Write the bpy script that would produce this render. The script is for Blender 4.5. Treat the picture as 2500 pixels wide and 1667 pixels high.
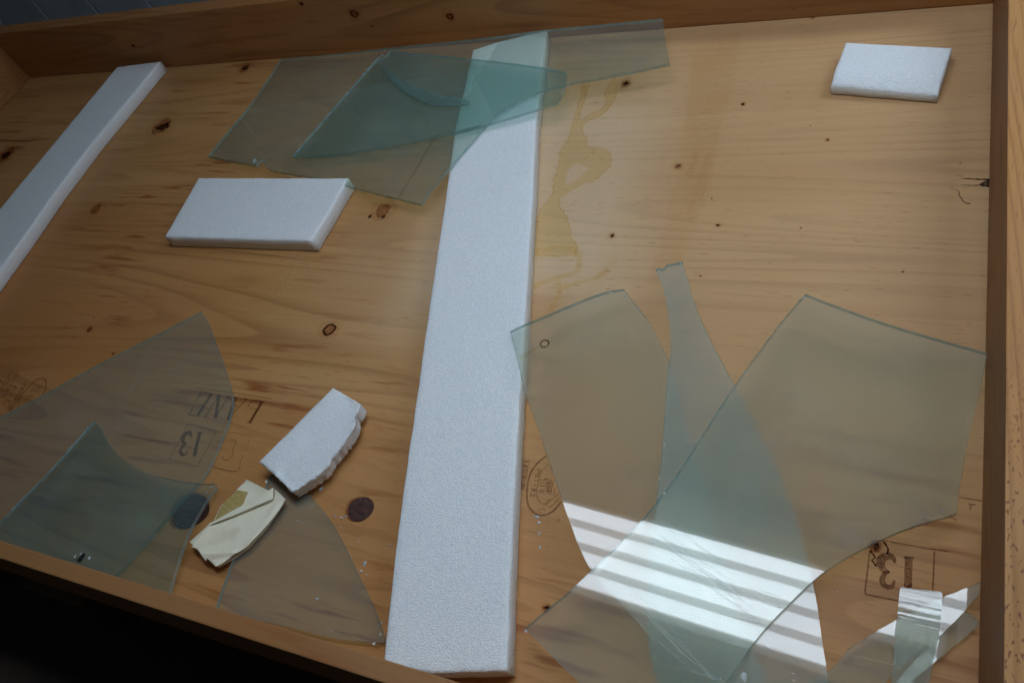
import bpy, bmesh, math, random
from mathutils import Vector, Matrix, noise
from mathutils.geometry import delaunay_2d_cdt

for o in list(bpy.data.objects):
    bpy.data.objects.remove(o, do_unlink=True)
S = bpy.context.scene
COL = S.collection
random.seed(7)

# ------------------------------------------------------------------ camera
cd = bpy.data.cameras.new('camera')
cam = bpy.data.objects.new('camera', cd)
COL.objects.link(cam)
CM = [[0.903045, -0.089787, 0.420057], [0.30525, 0.82216, -0.480495], [-0.302212, 0.56213, 0.769855]]
cam.matrix_world = Matrix([CM[0] + [0.0], CM[1] + [0.0], CM[2] + [0.92], [0, 0, 0, 1]])
cd.sensor_width = 36.0
cd.lens = 27.84
cd.clip_start = 0.01
cd.clip_end = 60
cd.dof.use_dof = True
cd.dof.focus_distance = 1.12
cd.dof.aperture_fstop = 20
S.camera = cam

# ------------------------------------------------------------------ room light
W = bpy.data.worlds.new('World')
S.world = W
W.use_nodes = True
bg = W.node_tree.nodes['Background']
bg.inputs[0].default_value = (0.80, 0.90, 1.0, 1)
bg.inputs[1].default_value = 0.022

S.view_settings.view_transform = 'Standard'
S.view_settings.look = 'None'
S.view_settings.exposure = 0.1
S.view_settings.gamma = 1.0
S.view_settings.use_curve_mapping = False
S.cycles.use_denoising = True
S.cycles.use_adaptive_sampling = False
S.cycles.max_bounces = 9
S.cycles.transparent_max_bounces = 48
S.cycles.transmission_bounces = 12
S.cycles.sample_clamp_indirect = 6.0

# outlines in metres: crate inside x -2.303..0.116, y 0.083..1.309, panel top z 0
DATA = {
    'glass_A': {'pl':[0.04451,-0.00274,0.07422],'o':[[-1.3727,0.9676],[-1.2817,0.9457],[-1.2358,0.9375],[-1.2083,0.9305],[-1.204,0.9402],[-1.1986,0.9517],[-1.1895,0.9321],[-1.1521,0.912],[-1.0311,0.8902],[-0.9334,0.863],[-0.8021,0.8276],[-0.7452,0.8128],[-0.7415,0.8403],[-0.7333,0.8725],[-0.7219,0.8977],[-0.7151,0.9271],[-0.693,0.9906],[-0.6789,1.0368],[-0.649,1.0659],[-0.6134,1.0913],[-0.5564,1.1045],[-0.5,1.1138],[-0.4383,1.122],[-0.3712,1.1353],[-0.3928,1.1949],[-0.4129,1.2665],[-0.6481,1.2771],[-0.7806,1.2753],[-0.8718,1.277],[-1.0497,1.2833],[-1.1918,1.285],[-1.3536,1.2936],[-1.3503,1.2183],[-1.3499,1.1213],[-1.3643,1.0444]]},
    'glass_B': {'pl':[0.04451,-0.00274,0.08172],'o':[[-1.1103,0.943],[-1.0791,1.0804],[-1.0412,1.2322],[-1.0222,1.2416],[-1.0153,1.2604],[-0.8039,1.2038],[-0.786,1.1991],[-0.6891,1.1719],[-0.6087,1.1463],[-0.5753,1.1341],[-0.5608,1.126],[-0.5517,1.0914],[-0.5535,1.0462],[-0.5916,1.0309],[-0.6818,0.9993],[-0.7495,0.9806],[-0.6936,0.9999],[-0.779,0.9754],[-0.8716,0.9581],[-0.9706,0.9443],[-1.027,0.9394]]},
    'glass_C': {'pl':[0.04451,-0.00274,0.08922],'o':[[-1.0252,1.2153],[-0.9842,1.1854],[-0.9106,1.1295],[-0.8227,1.0883],[-0.755,1.0688],[-0.7355,1.0584],[-0.7375,1.0529],[-0.7589,1.0539],[-0.8087,1.0545],[-0.8491,1.0698],[-0.9233,1.1176],[-0.9852,1.1714]]},
    'glass_D': {'pl':[0.0,0.0,0.01],'o':[[-1.4658,0.2771],[-1.3567,0.3679],[-1.3092,0.4137],[-1.2211,0.4857],[-1.1235,0.5654],[-1.1028,0.5522],[-1.0542,0.5093],[-1.0053,0.4642],[-0.9631,0.4235],[-0.946,0.4048],[-0.9377,0.3875],[-0.9277,0.3552],[-0.9234,0.3166],[-0.9178,0.2731],[-0.9338,0.2334],[-0.9455,0.2028],[-0.9576,0.1621],[-0.97,0.1304],[-0.9795,0.1029],[-0.9861,0.092],[-1.1157,0.092],[-1.3484,0.0933]]},
    'glass_E': {'pl':[0.012,0.0,0.0335],'o':[[-1.2,0.32],[-1.1837,0.3153],[-1.1559,0.2961],[-1.1211,0.2787],[-1.0814,0.2651],[-1.0373,0.2551],[-1.0068,0.2507],[-0.9639,0.2513],[-0.9303,0.2516],[-0.8946,0.2557],[-0.882,0.259],[-0.8745,0.2538],[-0.8798,0.2335],[-0.8821,0.2014],[-0.8797,0.171],[-0.8727,0.1385],[-0.8611,0.1005],[-0.857,0.092],[-1.0395,0.092],[-1.1636,0.092],[-1.2726,0.092],[-1.2584,0.1381],[-1.2306,0.2123],[-1.2152,0.2614]]},
    'glass_F': {'pl':[0.0,0.0,0.0085],'o':[[-0.8029,0.2918],[-0.7886,0.3092],[-0.7503,0.2959],[-0.7249,0.2782],[-0.6908,0.2609],[-0.6552,0.2386],[-0.6197,0.2098],[-0.5808,0.1761],[-0.556,0.156],[-0.5367,0.1374],[-0.5189,0.1191],[-0.5184,0.1158],[-0.5448,0.1101],[-0.5967,0.1025],[-0.6636,0.1014],[-0.7301,0.0959],[-0.7846,0.092],[-0.7965,0.1586],[-0.7994,0.2345]]},
    'glass_G': {'pl':[-0.045,0.0,0.0205],'o':[[-0.4882,0.5649],[-0.4731,0.5778],[-0.4417,0.5994],[-0.4031,0.6285],[-0.3716,0.6489],[-0.355,0.6559],[-0.3404,0.6591],[-0.3342,0.6521],[-0.3197,0.6363],[-0.3017,0.6193],[-0.2829,0.5967],[-0.265,0.5688],[-0.2515,0.5482],[-0.2458,0.5365],[-0.2301,0.5032],[-0.2062,0.4456],[-0.1948,0.4288],[-0.1761,0.3875],[-0.1627,0.359],[-0.1451,0.3103],[-0.1189,0.2538],[-0.0904,0.2084],[-0.0737,0.1838],[-0.0684,0.1692],[-0.173,0.1402],[-0.1793,0.153],[-0.1906,0.1704],[-0.2008,0.1976],[-0.2109,0.2058],[-0.2278,0.2181],[-0.284,0.2515],[-0.333,0.32],[-0.3498,0.3462],[-0.375,0.3834],[-0.3963,0.4159],[-0.4143,0.4417],[-0.434,0.4679],[-0.4631,0.523]]},
    'glass_H': {'pl':[-0.045,0.0,0.0277],'o':[[-0.2999,0.6946],[-0.2965,0.6968],[-0.2913,0.6955],[-0.2878,0.6999],[-0.2869,0.7038],[-0.2763,0.7078],[-0.2657,0.7116],[-0.252,0.6819],[-0.2344,0.6391],[-0.2064,0.59],[-0.1824,0.5529],[-0.1617,0.5209],[-0.1403,0.4889],[-0.1211,0.4572],[-0.0942,0.417],[-0.0819,0.3897],[-0.0679,0.3627],[-0.0531,0.3257],[-0.0436,0.2976],[-0.034,0.2668],[-0.0271,0.2368],[-0.0189,0.2084],[-0.0163,0.195],[-0.0115,0.1788],[-0.1706,0.1344],[-0.1778,0.1518],[-0.1943,0.1805],[-0.2041,0.2177],[-0.2131,0.2614],[-0.2201,0.3119],[-0.2205,0.3262],[-0.2232,0.3476],[-0.2262,0.3741],[-0.2303,0.4154],[-0.2337,0.4367],[-0.2416,0.4878],[-0.2458,0.5149],[-0.2485,0.5353],[-0.2481,0.545],[-0.2529,0.5716],[-0.2611,0.6027],[-0.2704,0.6305],[-0.2791,0.6551],[-0.2891,0.6735],[-0.2989,0.6902]]},
    'glass_I': {'pl':[-0.045,0.0,0.0349],'o':[[-0.0941,0.6678],[-0.0569,0.6533],[0.0087,0.6311],[0.0696,0.6157],[0.1145,0.6048],[0.109,0.5567],[0.0983,0.4934],[0.0904,0.422],[0.0895,0.3977],[0.0828,0.3928],[0.0603,0.3803],[0.0332,0.3632],[0.0109,0.3444],[-0.0114,0.3257],[-0.0332,0.303],[-0.048,0.2834],[-0.0623,0.2615],[-0.0764,0.2398],[-0.089,0.2175],[-0.1026,0.1878],[-0.1157,0.157],[-0.1181,0.1476],[-0.2316,0.116],[-0.2553,0.1281],[-0.2808,0.1401],[-0.3235,0.1622],[-0.3324,0.1667],[-0.3118,0.1955],[-0.2905,0.2234],[-0.277,0.2457],[-0.2367,0.3096],[-0.2214,0.3448],[-0.2085,0.3742],[-0.1919,0.4221],[-0.1732,0.4785],[-0.1575,0.5226],[-0.1416,0.5636],[-0.1216,0.612],[-0.104,0.6496]]},
    'glass_M': {'pl':[-0.02,0.0,0.0082],'o':[[0.1026,0.3033],[0.1138,0.2972],[0.1136,0.2896],[0.0973,0.2694],[0.0808,0.2489],[0.061,0.2254],[0.0548,0.2135],[0.0453,0.2188],[0.0666,0.253],[0.0865,0.2801]]},
    'glass_K': {'pl':[0.0,0.04,0.005],'o':[[0.1145,0.3322],[0.102,0.3231],[0.0877,0.3133],[0.0691,0.2994],[0.0396,0.2752],[0.0252,0.2626],[0.0157,0.2532],[-0.0024,0.2356],[-0.0102,0.2202],[-0.0184,0.2097],[-0.0333,0.1974],[-0.0609,0.1688],[0.0176,0.1898],[0.0361,0.2136],[0.0412,0.2209],[0.0594,0.2445],[0.0784,0.2676],[0.0922,0.2865],[0.1027,0.3024],[0.1132,0.3191]]},
    'glass_L': {'pl':[0.0,0.065,0.0055],'o':[[0.0413,0.3072],[0.0798,0.3109],[0.0795,0.2876],[0.0785,0.2657],[0.0744,0.2376],[0.0725,0.2204],[0.0711,0.2056],[0.0395,0.1973],[0.0403,0.2186],[0.0399,0.2548],[0.0408,0.2825]]},
    'foam_mid': [[-0.8079,1.246],[-0.7522,1.2688],[-0.6575,1.293],[-0.5954,1.0212],[-0.5445,0.8423],[-0.4936,0.6537],[-0.445,0.4718],[-0.4131,0.3541],[-0.3759,0.224],[-0.3448,0.1219],[-0.434,0.096],[-0.4937,0.0768],[-0.4996,0.0971],[-0.5366,0.2132],[-0.5674,0.3187],[-0.6008,0.44],[-0.6284,0.5373],[-0.6679,0.6817],[-0.7021,0.8097],[-0.7598,1.0163]],
    'foam_left': [[-1.8899,1.2852],[-1.7346,1.2934],[-1.7387,1.1669],[-1.7459,1.0036],[-1.7401,0.8382],[-1.7272,0.7251],[-1.711,0.516],[-1.8926,0.5305],[-1.8884,0.7811]],
    'foam_block': [[-1.3262,0.8816],[-0.9397,0.8831],[-0.9432,0.7256],[-1.3087,0.7188]],
    'foam_corner': [[-0.096,1.1983],[0.0595,1.1683],[0.0453,1.0727],[-0.1085,1.1026]],
    'foam_torn': [[-0.7447,0.4378],[-0.6856,0.4182],[-0.6838,0.4091],[-0.6849,0.3965],[-0.6764,0.3835],[-0.678,0.3691],[-0.6795,0.3549],[-0.6841,0.3404],[-0.6905,0.3256],[-0.6921,0.3099],[-0.7024,0.2928],[-0.7135,0.2814],[-0.7276,0.2675],[-0.8097,0.3003]],
    'stain': [[-0.5524,1.1675],[-0.5364,1.1679],[-0.5359,1.1244],[-0.5348,1.096],[-0.5319,1.0499],[-0.5188,1.0706],[-0.4947,1.0879],[-0.4877,1.1029],[-0.4991,1.1254],[-0.4993,1.1476],[-0.49,1.1727],[-0.4812,1.1464],[-0.4774,1.1272],[-0.478,1.0993],[-0.4843,1.0813],[-0.4935,1.0665],[-0.511,1.0582],[-0.5201,1.0435],[-0.5112,1.0194],[-0.5041,1.0134],[-0.4966,0.99],[-0.4702,0.9867],[-0.4532,0.9779],[-0.442,0.9583],[-0.4411,0.9391],[-0.4512,0.9228],[-0.4613,0.9066],[-0.4783,0.9011],[-0.4952,0.8876],[-0.5013,0.8795],[-0.5127,0.8687],[-0.5109,0.8556],[-0.4953,0.8378],[-0.4825,0.8152],[-0.4749,0.803],[-0.4673,0.7835],[-0.4528,0.7672],[-0.4458,0.7461],[-0.5143,0.7397],[-0.5388,0.8235],[-0.5365,0.8497],[-0.5287,0.8657],[-0.528,0.8845],[-0.5354,0.9089],[-0.5339,0.9254],[-0.5371,0.9507],[-0.544,0.9735],[-0.5398,0.9967],[-0.5356,1.0201],[-0.5403,1.0442],[-0.5427,1.084],[-0.5451,1.125]],
    'stain_hole': [[-0.5026,0.9504],[-0.5117,0.9449],[-0.5141,0.931],[-0.5141,0.909],[-0.5099,0.8982],[-0.4904,0.9146],[-0.4776,0.9365],[-0.4904,0.9448]],
    'stain_ribs': [[[-0.5182,0.7468],[-0.4877,0.7587],[-0.4628,0.76],[-0.4456,0.7508],[-0.4374,0.7289],[-0.4386,0.7116],[-0.4618,0.7003],[-0.4906,0.686],[-0.4988,0.6757]],[[-0.463,0.6905],[-0.4534,0.6721],[-0.4532,0.6579],[-0.4581,0.6342]],[[-0.4515,0.6794],[-0.4306,0.6905],[-0.4058,0.7019],[-0.3869,0.72]]],
    'smears': [[[-0.3597,1.279],[-0.2811,1.2826],[-0.266,1.1443],[-0.271,1.0251],[-0.2703,0.9057],[-0.2699,0.8138],[-0.2757,0.7113],[-0.3173,0.6919],[-0.3208,0.83],[-0.3236,0.9446],[-0.3404,1.0816]],[[-0.2858,0.9701],[-0.266,0.9685],[-0.2633,0.9181],[-0.2641,0.8733],[-0.2706,0.8322],[-0.2859,0.8198],[-0.2907,0.8802],[-0.2889,0.918]],[[-0.3051,0.973],[-0.2952,0.9702],[-0.2951,0.9309],[-0.3005,0.8926],[-0.3056,0.8725],[-0.3044,0.9309]],[[-0.4025,0.7189],[-0.3819,0.7544],[-0.3758,0.7376],[-0.3851,0.7129],[-0.3977,0.6789],[-0.4118,0.6661]]],
    'knots': [[-1.6022,1.0788,0.0278,0.0289],[-1.4651,1.281,0.0151,0.0149],[-0.8371,0.5618,0.0129,0.0124],[-0.8531,0.8311,0.0152,0.0164],[-0.4666,1.1548,0.009,0.0113],[-0.3255,0.9422,0.0061,0.0064],[-0.3987,0.789,0.0049,0.0049],[-0.2381,0.8169,0.0038,0.0033],[-0.2447,1.087,0.003,0.0032],[-0.1025,0.9981,0.0032,0.0031],[-0.2451,1.0874,0.0037,0.0032],[-0.119,0.8162,0.0019,0.0017],[-1.3837,0.5062,0.0055,0.0059],[-1.2825,0.4611,0.0039,0.0029],[-0.3315,0.206,0.0053,0.004],[0.0151,0.3572,0.0062,0.0084],[-2.107,0.99,0.0215,0.0304],[-1.6165,0.8128,0.0133,0.0158],[-0.1601,1.3111,0.0048,0.0048]],
    'pins': [[-0.8743,0.8143,0.0038,0.0047],[-0.8448,0.8152,0.0038,0.0046],[0.0801,0.9465,0.0017,0.0012],[-0.1313,1.0311,0.0015,0.0013],[-0.2575,0.8715,0.0014,0.0012],[-1.3945,0.5329,0.002,0.0014],[0.0187,0.7439,0.002,0.0012],[0.019,0.7437,0.0021,0.0012],[-0.2456,0.718,0.0021,0.0014],[-0.2579,0.8712,0.0013,0.0012]],
    'plugs': [[-0.6349,0.2746,0.0201,0.0182],[-0.9193,0.2161,0.0329,0.0278]],
    'stroke': {'box13':[[-1.0179,0.3525],[-0.953,0.3501],[-0.9523,0.2856],[-1.015,0.2878]],'lane':[[-0.8865,0.4121],[-1.0322,0.4125],[-1.0357,0.3684],[-0.8888,0.3734]],'lane_lines':[[[-1.0425,0.4194],[-0.9659,0.4202],[-0.8785,0.4202]],[[-1.0307,0.4144],[-1.0269,0.3922],[-1.0264,0.371]],[[-0.923,0.2901],[-0.8734,0.291],[-0.8778,0.3101],[-0.8751,0.3159]],[[-0.8797,0.3376],[-0.881,0.3438]],[[-0.9186,0.3389],[-0.9054,0.3395],[-0.9026,0.3338],[-0.903,0.3251],[-0.8974,0.3174],[-0.8999,0.3074],[-0.9087,0.3053],[-0.9167,0.3099]]],'d13':[[-0.9726,0.3436],[-1.0191,0.3363],[-1.0048,0.2983],[-0.958,0.3018]],'box13b':[[[0.0102,0.349],[0.0092,0.302]],[[0.0093,0.3009],[0.0412,0.3011],[0.0692,0.3027]],[[0.0728,0.3623],[0.0729,0.3405],[0.0729,0.3205]],[[0.0243,0.3648],[0.0556,0.3643],[0.086,0.3651]],[[0.0932,0.4299],[0.1154,0.4297]],[[0.1028,0.4236],[0.1098,0.4238]],[[0.1057,0.4235],[0.1047,0.4168]],[[0.0857,0.4052],[0.0929,0.4023]]],'d13b':[[0.0587,0.3517],[0.0183,0.3466],[0.021,0.3114],[0.0592,0.3194]],'squig':[[[0.0101,0.3504],[0.0134,0.3469],[0.0161,0.3433],[0.0128,0.3398],[0.0161,0.3363],[0.0179,0.3336]],[[0.0218,0.365],[0.0252,0.3607],[0.028,0.3556],[0.0278,0.35]]],'oval':[[-0.3918,0.3985],[-0.3991,0.389],[-0.404,0.378],[-0.4058,0.3669],[-0.405,0.3563],[-0.4023,0.3439],[-0.3986,0.3333],[-0.393,0.3248],[-0.3852,0.319],[-0.3769,0.3162],[-0.3694,0.3177],[-0.361,0.3237],[-0.3555,0.332],[-0.3528,0.3398]],'oval_in':[[-0.3849,0.3872],[-0.3904,0.3781],[-0.3915,0.3648],[-0.3901,0.3522],[-0.3876,0.3429],[-0.383,0.3356],[-0.3768,0.3323],[-0.3715,0.3341],[-0.3683,0.3405]],'oval_txt':[[-0.3986,0.379],[-0.3962,0.3383],[-0.3896,0.3388],[-0.3935,0.3783]],'oval_txt2':[[-0.3917,0.3655],[-0.3849,0.3464],[-0.3785,0.3483],[-0.3803,0.3676]],'oval_txt3':[[-0.3799,0.3639],[-0.3761,0.3465],[-0.3714,0.3481],[-0.373,0.3681]],'oval_lines':[[[-0.3705,0.3671],[-0.3703,0.3566],[-0.3696,0.347]],[[-0.3655,0.3567],[-0.3656,0.3473]],[[-0.3846,0.3668],[-0.3773,0.3674]],[[-0.3905,0.3012],[-0.3901,0.301]],[[-0.3492,0.3181],[-0.3484,0.3118]],[[-0.372,0.331],[-0.368,0.3369],[-0.3639,0.3429],[-0.3583,0.3484]],[[-0.3654,0.3286],[-0.3609,0.3353],[-0.3563,0.3443]],[[-0.3787,0.3217],[-0.3749,0.3261],[-0.3699,0.3241]]],'ext':[[-0.4218,0.3875],[-0.4123,0.3458],[-0.4074,0.346],[-0.4128,0.3874]],'oval_l':[[-1.4359,0.3301],[-1.4395,0.3423],[-1.4401,0.3551],[-1.4373,0.3693],[-1.4324,0.3813],[-1.4228,0.3882],[-1.4134,0.389],[-1.4011,0.3828],[-1.3938,0.3734],[-1.3898,0.3628],[-1.3886,0.3554]],'ext_l':[[-1.4586,0.3726],[-1.4509,0.3136],[-1.4388,0.3129],[-1.4479,0.374]],'ac_l':[[-1.4806,0.3688],[-1.4721,0.3224],[-1.4572,0.3237],[-1.4653,0.3673]],'sand_l':[[-1.4977,0.3906],[-1.4898,0.337],[-1.4798,0.3376],[-1.4872,0.3919]],'sand2_l':[[-1.5052,0.3798],[-1.5032,0.3351],[-1.4948,0.3337],[-1.5009,0.3803]],'line_l':[[-1.5124,0.3973],[-1.5108,0.3746],[-1.5089,0.3518]],'lam_l':[[-1.5288,0.3821],[-1.5253,0.354],[-1.5175,0.3533],[-1.5196,0.3824]],'oval_lt':[[-1.4266,0.3725],[-1.4273,0.3415],[-1.4127,0.3427],[-1.4045,0.3754]]},
    'scratches': [[[-1.2445,0.7076],[-1.219,0.5598],[-1.1953,0.436],[-1.1702,0.2983]],[[-0.991,0.7164],[-0.9819,0.6404],[-0.9788,0.5745]]],
    'split': [[[0.0833,0.916],[0.0999,0.915],[0.1168,0.9142]],[[0.0831,0.903],[0.0966,0.9027],[0.1083,0.9043]],[[0.0695,0.8996],[0.0731,0.8988]],[[0.0709,0.895],[0.0781,0.8929],[0.0806,0.8887],[0.0801,0.8841],[0.0826,0.8796],[0.0857,0.8733],[0.0905,0.8689],[0.0945,0.869]],[[0.0766,0.9217],[0.0808,0.9209],[0.0838,0.9194]]],
    'split_poly': [[0.1036,0.9046],[0.1088,0.9093],[0.1128,0.913],[0.1168,0.9143],[0.117,0.8993],[0.1118,0.9007],[0.106,0.901]],
    'crumbs': [[-0.5938,0.2029,0.0033,0.0047],[-0.5947,0.193,0.0029,0.0023],[-0.6587,0.257,0.0049,0.0019],[-0.6695,0.257,0.004,0.0015],[-0.6531,0.2602,0.0031,0.0015],[-0.5687,0.2356,0.0017,0.002],[-0.7118,0.2911,0.0033,0.0045],[-0.5368,0.1372,0.0016,0.0035],[-0.6524,0.2431,0.0018,0.0013],[-0.5845,0.1905,0.0019,0.0011],[-0.3785,0.3133,0.0045,0.0027],[-0.3731,0.3066,0.0026,0.0023],[-0.3617,0.2752,0.002,0.0033],[-0.368,0.2925,0.0015,0.0026],[-0.833,0.3667,0.0018,0.0016],[-0.8473,0.4026,0.0014,0.0014],[-0.7184,0.2363,0.0012,0.0011],[-0.7177,0.2364,0.0015,0.0012],[-0.0177,0.2972,0.001,0.0013],[-1.0596,0.1055,0.0021,0.0042],[-1.0307,0.1096,0.0028,0.0032],[-1.0505,0.1106,0.0026,0.0028],[-0.6158,0.2298,0.0013,0.0012],[-0.6166,0.2077,0.0011,0.0012],[-1.0326,0.3257,0.0013,0.0012]],
    'crumbs_on': [[-0.0952,0.1793,0.0039,0.0052,0.032],[-0.1175,0.1706,0.0017,0.0016,0.0402],[-0.0499,0.1952,0.0033,0.0011,0.0299],[-0.0479,0.1886,0.0014,0.0016,0.0299],[-0.2292,0.4217,0.002,0.0025,0.038],[-0.2238,0.3731,0.0012,0.0015,0.045],[-0.2142,0.3569,0.0017,0.0019,0.0445],[-0.5273,0.1239,0.0019,0.0031,0.0085],[-0.6362,0.1438,0.0025,0.0019,0.0085],[-0.531,0.1118,0.0023,0.0024,0.0085],[-0.5969,0.1113,0.001,0.0009,0.0085],[-0.7112,0.2346,0.0011,0.0011,0.0085],[-0.33,0.1647,0.0023,0.0033,0.0497],[-0.4308,0.5515,0.0002,0.0002,0.0399]],
    'chips': {'A':[[-1.2219,0.9455,0.0087,0.0085,0.0172],[-1.0406,1.2768,0.0035,0.003,0.0244]],'G':[[-0.3564,0.6506,0.0053,0.0013,0.0365],[-0.3358,0.6475,0.0025,0.0018,0.0356],[-0.3124,0.6275,0.0024,0.0026,0.0346],[-0.3036,0.6201,0.0014,0.0015,0.0342],[-0.2629,0.5632,0.0016,0.002,0.0323],[-0.2571,0.5552,0.0016,0.0023,0.0321],[-0.4758,0.5742,0.0019,0.0015,0.0419],[-0.4682,0.5367,0.0011,0.0015,0.0416],[-0.4148,0.6204,0.0015,0.0011,0.0392],[-0.4074,0.4332,0.0008,0.0012,0.0388],[-0.396,0.416,0.0008,0.0012,0.0383],[-0.3837,0.396,0.0008,0.0012,0.0378],[-0.374,0.3828,0.0008,0.0011,0.0373],[-0.3523,0.3504,0.0007,0.0011,0.0364],[-0.3772,0.3896,0.0008,0.0012,0.0375]],'H':[[-0.2676,0.708,0.0024,0.0022,0.0397],[-0.2763,0.65,0.0012,0.0021,0.0401],[-0.2717,0.6367,0.0008,0.0034,0.0399],[-0.2321,0.6363,0.0011,0.0025,0.0381],[-0.2487,0.5478,0.0014,0.0017,0.0389],[-0.2787,0.6573,0.001,0.0017,0.0402],[-0.1218,0.457,0.0011,0.0019,0.0332]],'I':[[0.0769,0.3971,0.0033,0.0014,0.0314],[0.0679,0.3903,0.0026,0.001,0.0318],[0.0601,0.3844,0.0031,0.0007,0.0322],[-0.0958,0.6625,0.0024,0.0016,0.0392],[-0.1017,0.6558,0.0015,0.001,0.0395]],'E':[[-0.8835,0.2535,0.0036,0.0017,0.0229],[-0.887,0.2439,0.0018,0.0013,0.0229]],'F':[[-0.8051,0.2834,0.0022,0.0029,0.0085]],'K':[[0.0111,0.2465,0.001,0.0011,0.0149],[0.0138,0.2495,0.0007,0.0006,0.015]]},
    'pane_scratches': [[[-0.2011,0.3005],[-0.1438,0.2699],[-0.0897,0.2361]],[[-0.2458,0.3252],[-0.1712,0.2873],[-0.1046,0.2521]],[[-0.2173,0.291],[-0.1658,0.2746],[-0.119,0.2589]],[[-0.229,0.3069],[-0.1481,0.2723],[-0.0755,0.2397]],[[-0.1983,0.3109],[-0.161,0.286],[-0.1265,0.2642]],[[-0.1775,0.28],[-0.1255,0.2674],[-0.0728,0.2556]],[[-0.2372,0.3017],[-0.1521,0.2649],[-0.0772,0.2304]],[[-0.2222,0.3055],[-0.1714,0.2824],[-0.1233,0.2644]],[[-0.252,0.312],[-0.1657,0.2822],[-0.0885,0.2524]],[[-0.2401,0.2368],[-0.1842,0.2026],[-0.1333,0.171]],[[-0.2072,0.2323],[-0.1584,0.1937],[-0.112,0.161]],[[-0.2588,0.258],[-0.2033,0.2252],[-0.1544,0.1986]],[[-0.2007,0.2095],[-0.1536,0.1838],[-0.1057,0.1603]],[[-0.2529,0.2504],[-0.18,0.2],[-0.1208,0.1549]],[[-0.2591,0.2345],[-0.1996,0.1984],[-0.1432,0.1708]],[[-0.2251,0.2264],[-0.1813,0.2028],[-0.1415,0.1811]],[[-0.2147,0.2236],[-0.1551,0.1889],[-0.1035,0.1563]],[[-0.2127,0.3066],[-0.1823,0.2958],[-0.1506,0.2867]],[[-0.2223,0.3343],[-0.1694,0.3074],[-0.1206,0.2811]],[[-0.1973,0.303],[-0.1574,0.2869],[-0.1219,0.2728]],[[-0.2214,0.3212],[-0.1676,0.3039],[-0.122,0.2865]],[[-0.1334,0.2547],[-0.1165,0.2494],[-0.0979,0.245]],[[-0.1527,0.2632],[-0.1263,0.2629],[-0.1036,0.2609]],[[-0.1429,0.2811],[-0.1214,0.2674],[-0.1008,0.2488]],[[-0.1483,0.281],[-0.1203,0.2567],[-0.0911,0.2305]]],
    'bevel_B': [[-1.1075,0.9463],[-1.0771,1.0765],[-1.0392,1.2279],[-1.0275,1.2489]],
    'bevel_E': [[-1.1984,0.3174],[-1.2134,0.2594],[-1.2279,0.2127],[-1.255,0.1399]],
    'splinter': [[-1.0366,0.0983],[-1.0315,0.0984],[-1.0304,0.1115],[-1.0324,0.1119]],
    'brown_line': [[-0.8202,1.0207],[-0.8257,0.9383],[-0.8318,0.8616]],
    'creases': [[[-0.8375,0.1571],[-0.7911,0.1699]],[[-0.8515,0.1623],[-0.8096,0.1877]],[[-0.8634,0.1664],[-0.8527,0.1987]],[[-0.8208,0.1961],[-0.8021,0.2064]],[[-0.8204,0.1538],[-0.7959,0.166]],[[-0.7727,0.1894],[-0.7566,0.2474]]],
    'hole': [-0.4295,0.5508,0.0057,0.0059,0.0404],
    'hole_line': [[-0.4363,0.5454,0.0401],[-0.4471,0.5324,0.0406],[-0.4585,0.5214,0.0411]],
    'envelope': {'back':[[-0.8392,0.279],[-0.8116,0.2737],[-0.783,0.2682],[-0.7703,0.2563],[-0.822,0.2168],[-0.851,0.2098],[-0.8582,0.2057],[-0.8603,0.2291],[-0.8465,0.2609]],'gold':[[-0.8452,0.26],[-0.8353,0.2601],[-0.8235,0.2602],[-0.8218,0.2432],[-0.8287,0.2276],[-0.8489,0.2092],[-0.8558,0.2056],[-0.8576,0.2293],[-0.8536,0.2403]],'flap':[[-0.851,0.1998],[-0.8222,0.2269],[-0.793,0.2522],[-0.7725,0.2709],[-0.7642,0.2545],[-0.7861,0.2406],[-0.8175,0.2192],[-0.8441,0.202]],'front':[[-0.8548,0.2007],[-0.8218,0.2213],[-0.7893,0.2411],[-0.7675,0.2551],[-0.7748,0.2714],[-0.7595,0.2652],[-0.7478,0.2603],[-0.7495,0.2451],[-0.7593,0.2151],[-0.7725,0.1843],[-0.7892,0.168],[-0.8061,0.1489],[-0.8098,0.1467],[-0.8295,0.1542],[-0.8293,0.1505],[-0.8501,0.1603],[-0.8576,0.1634],[-0.8656,0.1629],[-0.8622,0.1658],[-0.8747,0.1694]],'under':[[-0.7569,0.2634],[-0.7546,0.2562],[-0.7631,0.2158],[-0.777,0.1832],[-0.7939,0.1635],[-0.8103,0.1478],[-0.8166,0.1505],[-0.7988,0.1701],[-0.7825,0.1875],[-0.7692,0.2188],[-0.7593,0.2492]],'text':[[-0.8292,0.2313],[-0.8474,0.2099],[-0.8406,0.2088],[-0.8214,0.2297]]},
    'env_axis': [[-0.8484,0.1617],[-0.7665,0.2678]],
    'wall_knots': [[-1.0977,0.0979,0.0123,0.0114],[-0.8699,0.0699,0.0098,0.0089],[-1.2193,0.1343,0.0059,0.0049],[-1.8075,0.072,0.006,0.0048],[-1.0682,0.0641,0.0028,0.0019]],
    'cam': [[0.903045,-0.089787,0.420057],[0.30525,0.82216,-0.480495],[-0.302212,0.56213,0.769855]],
}

T_FOAM = 0.031
WALL_H = 0.146

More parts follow.
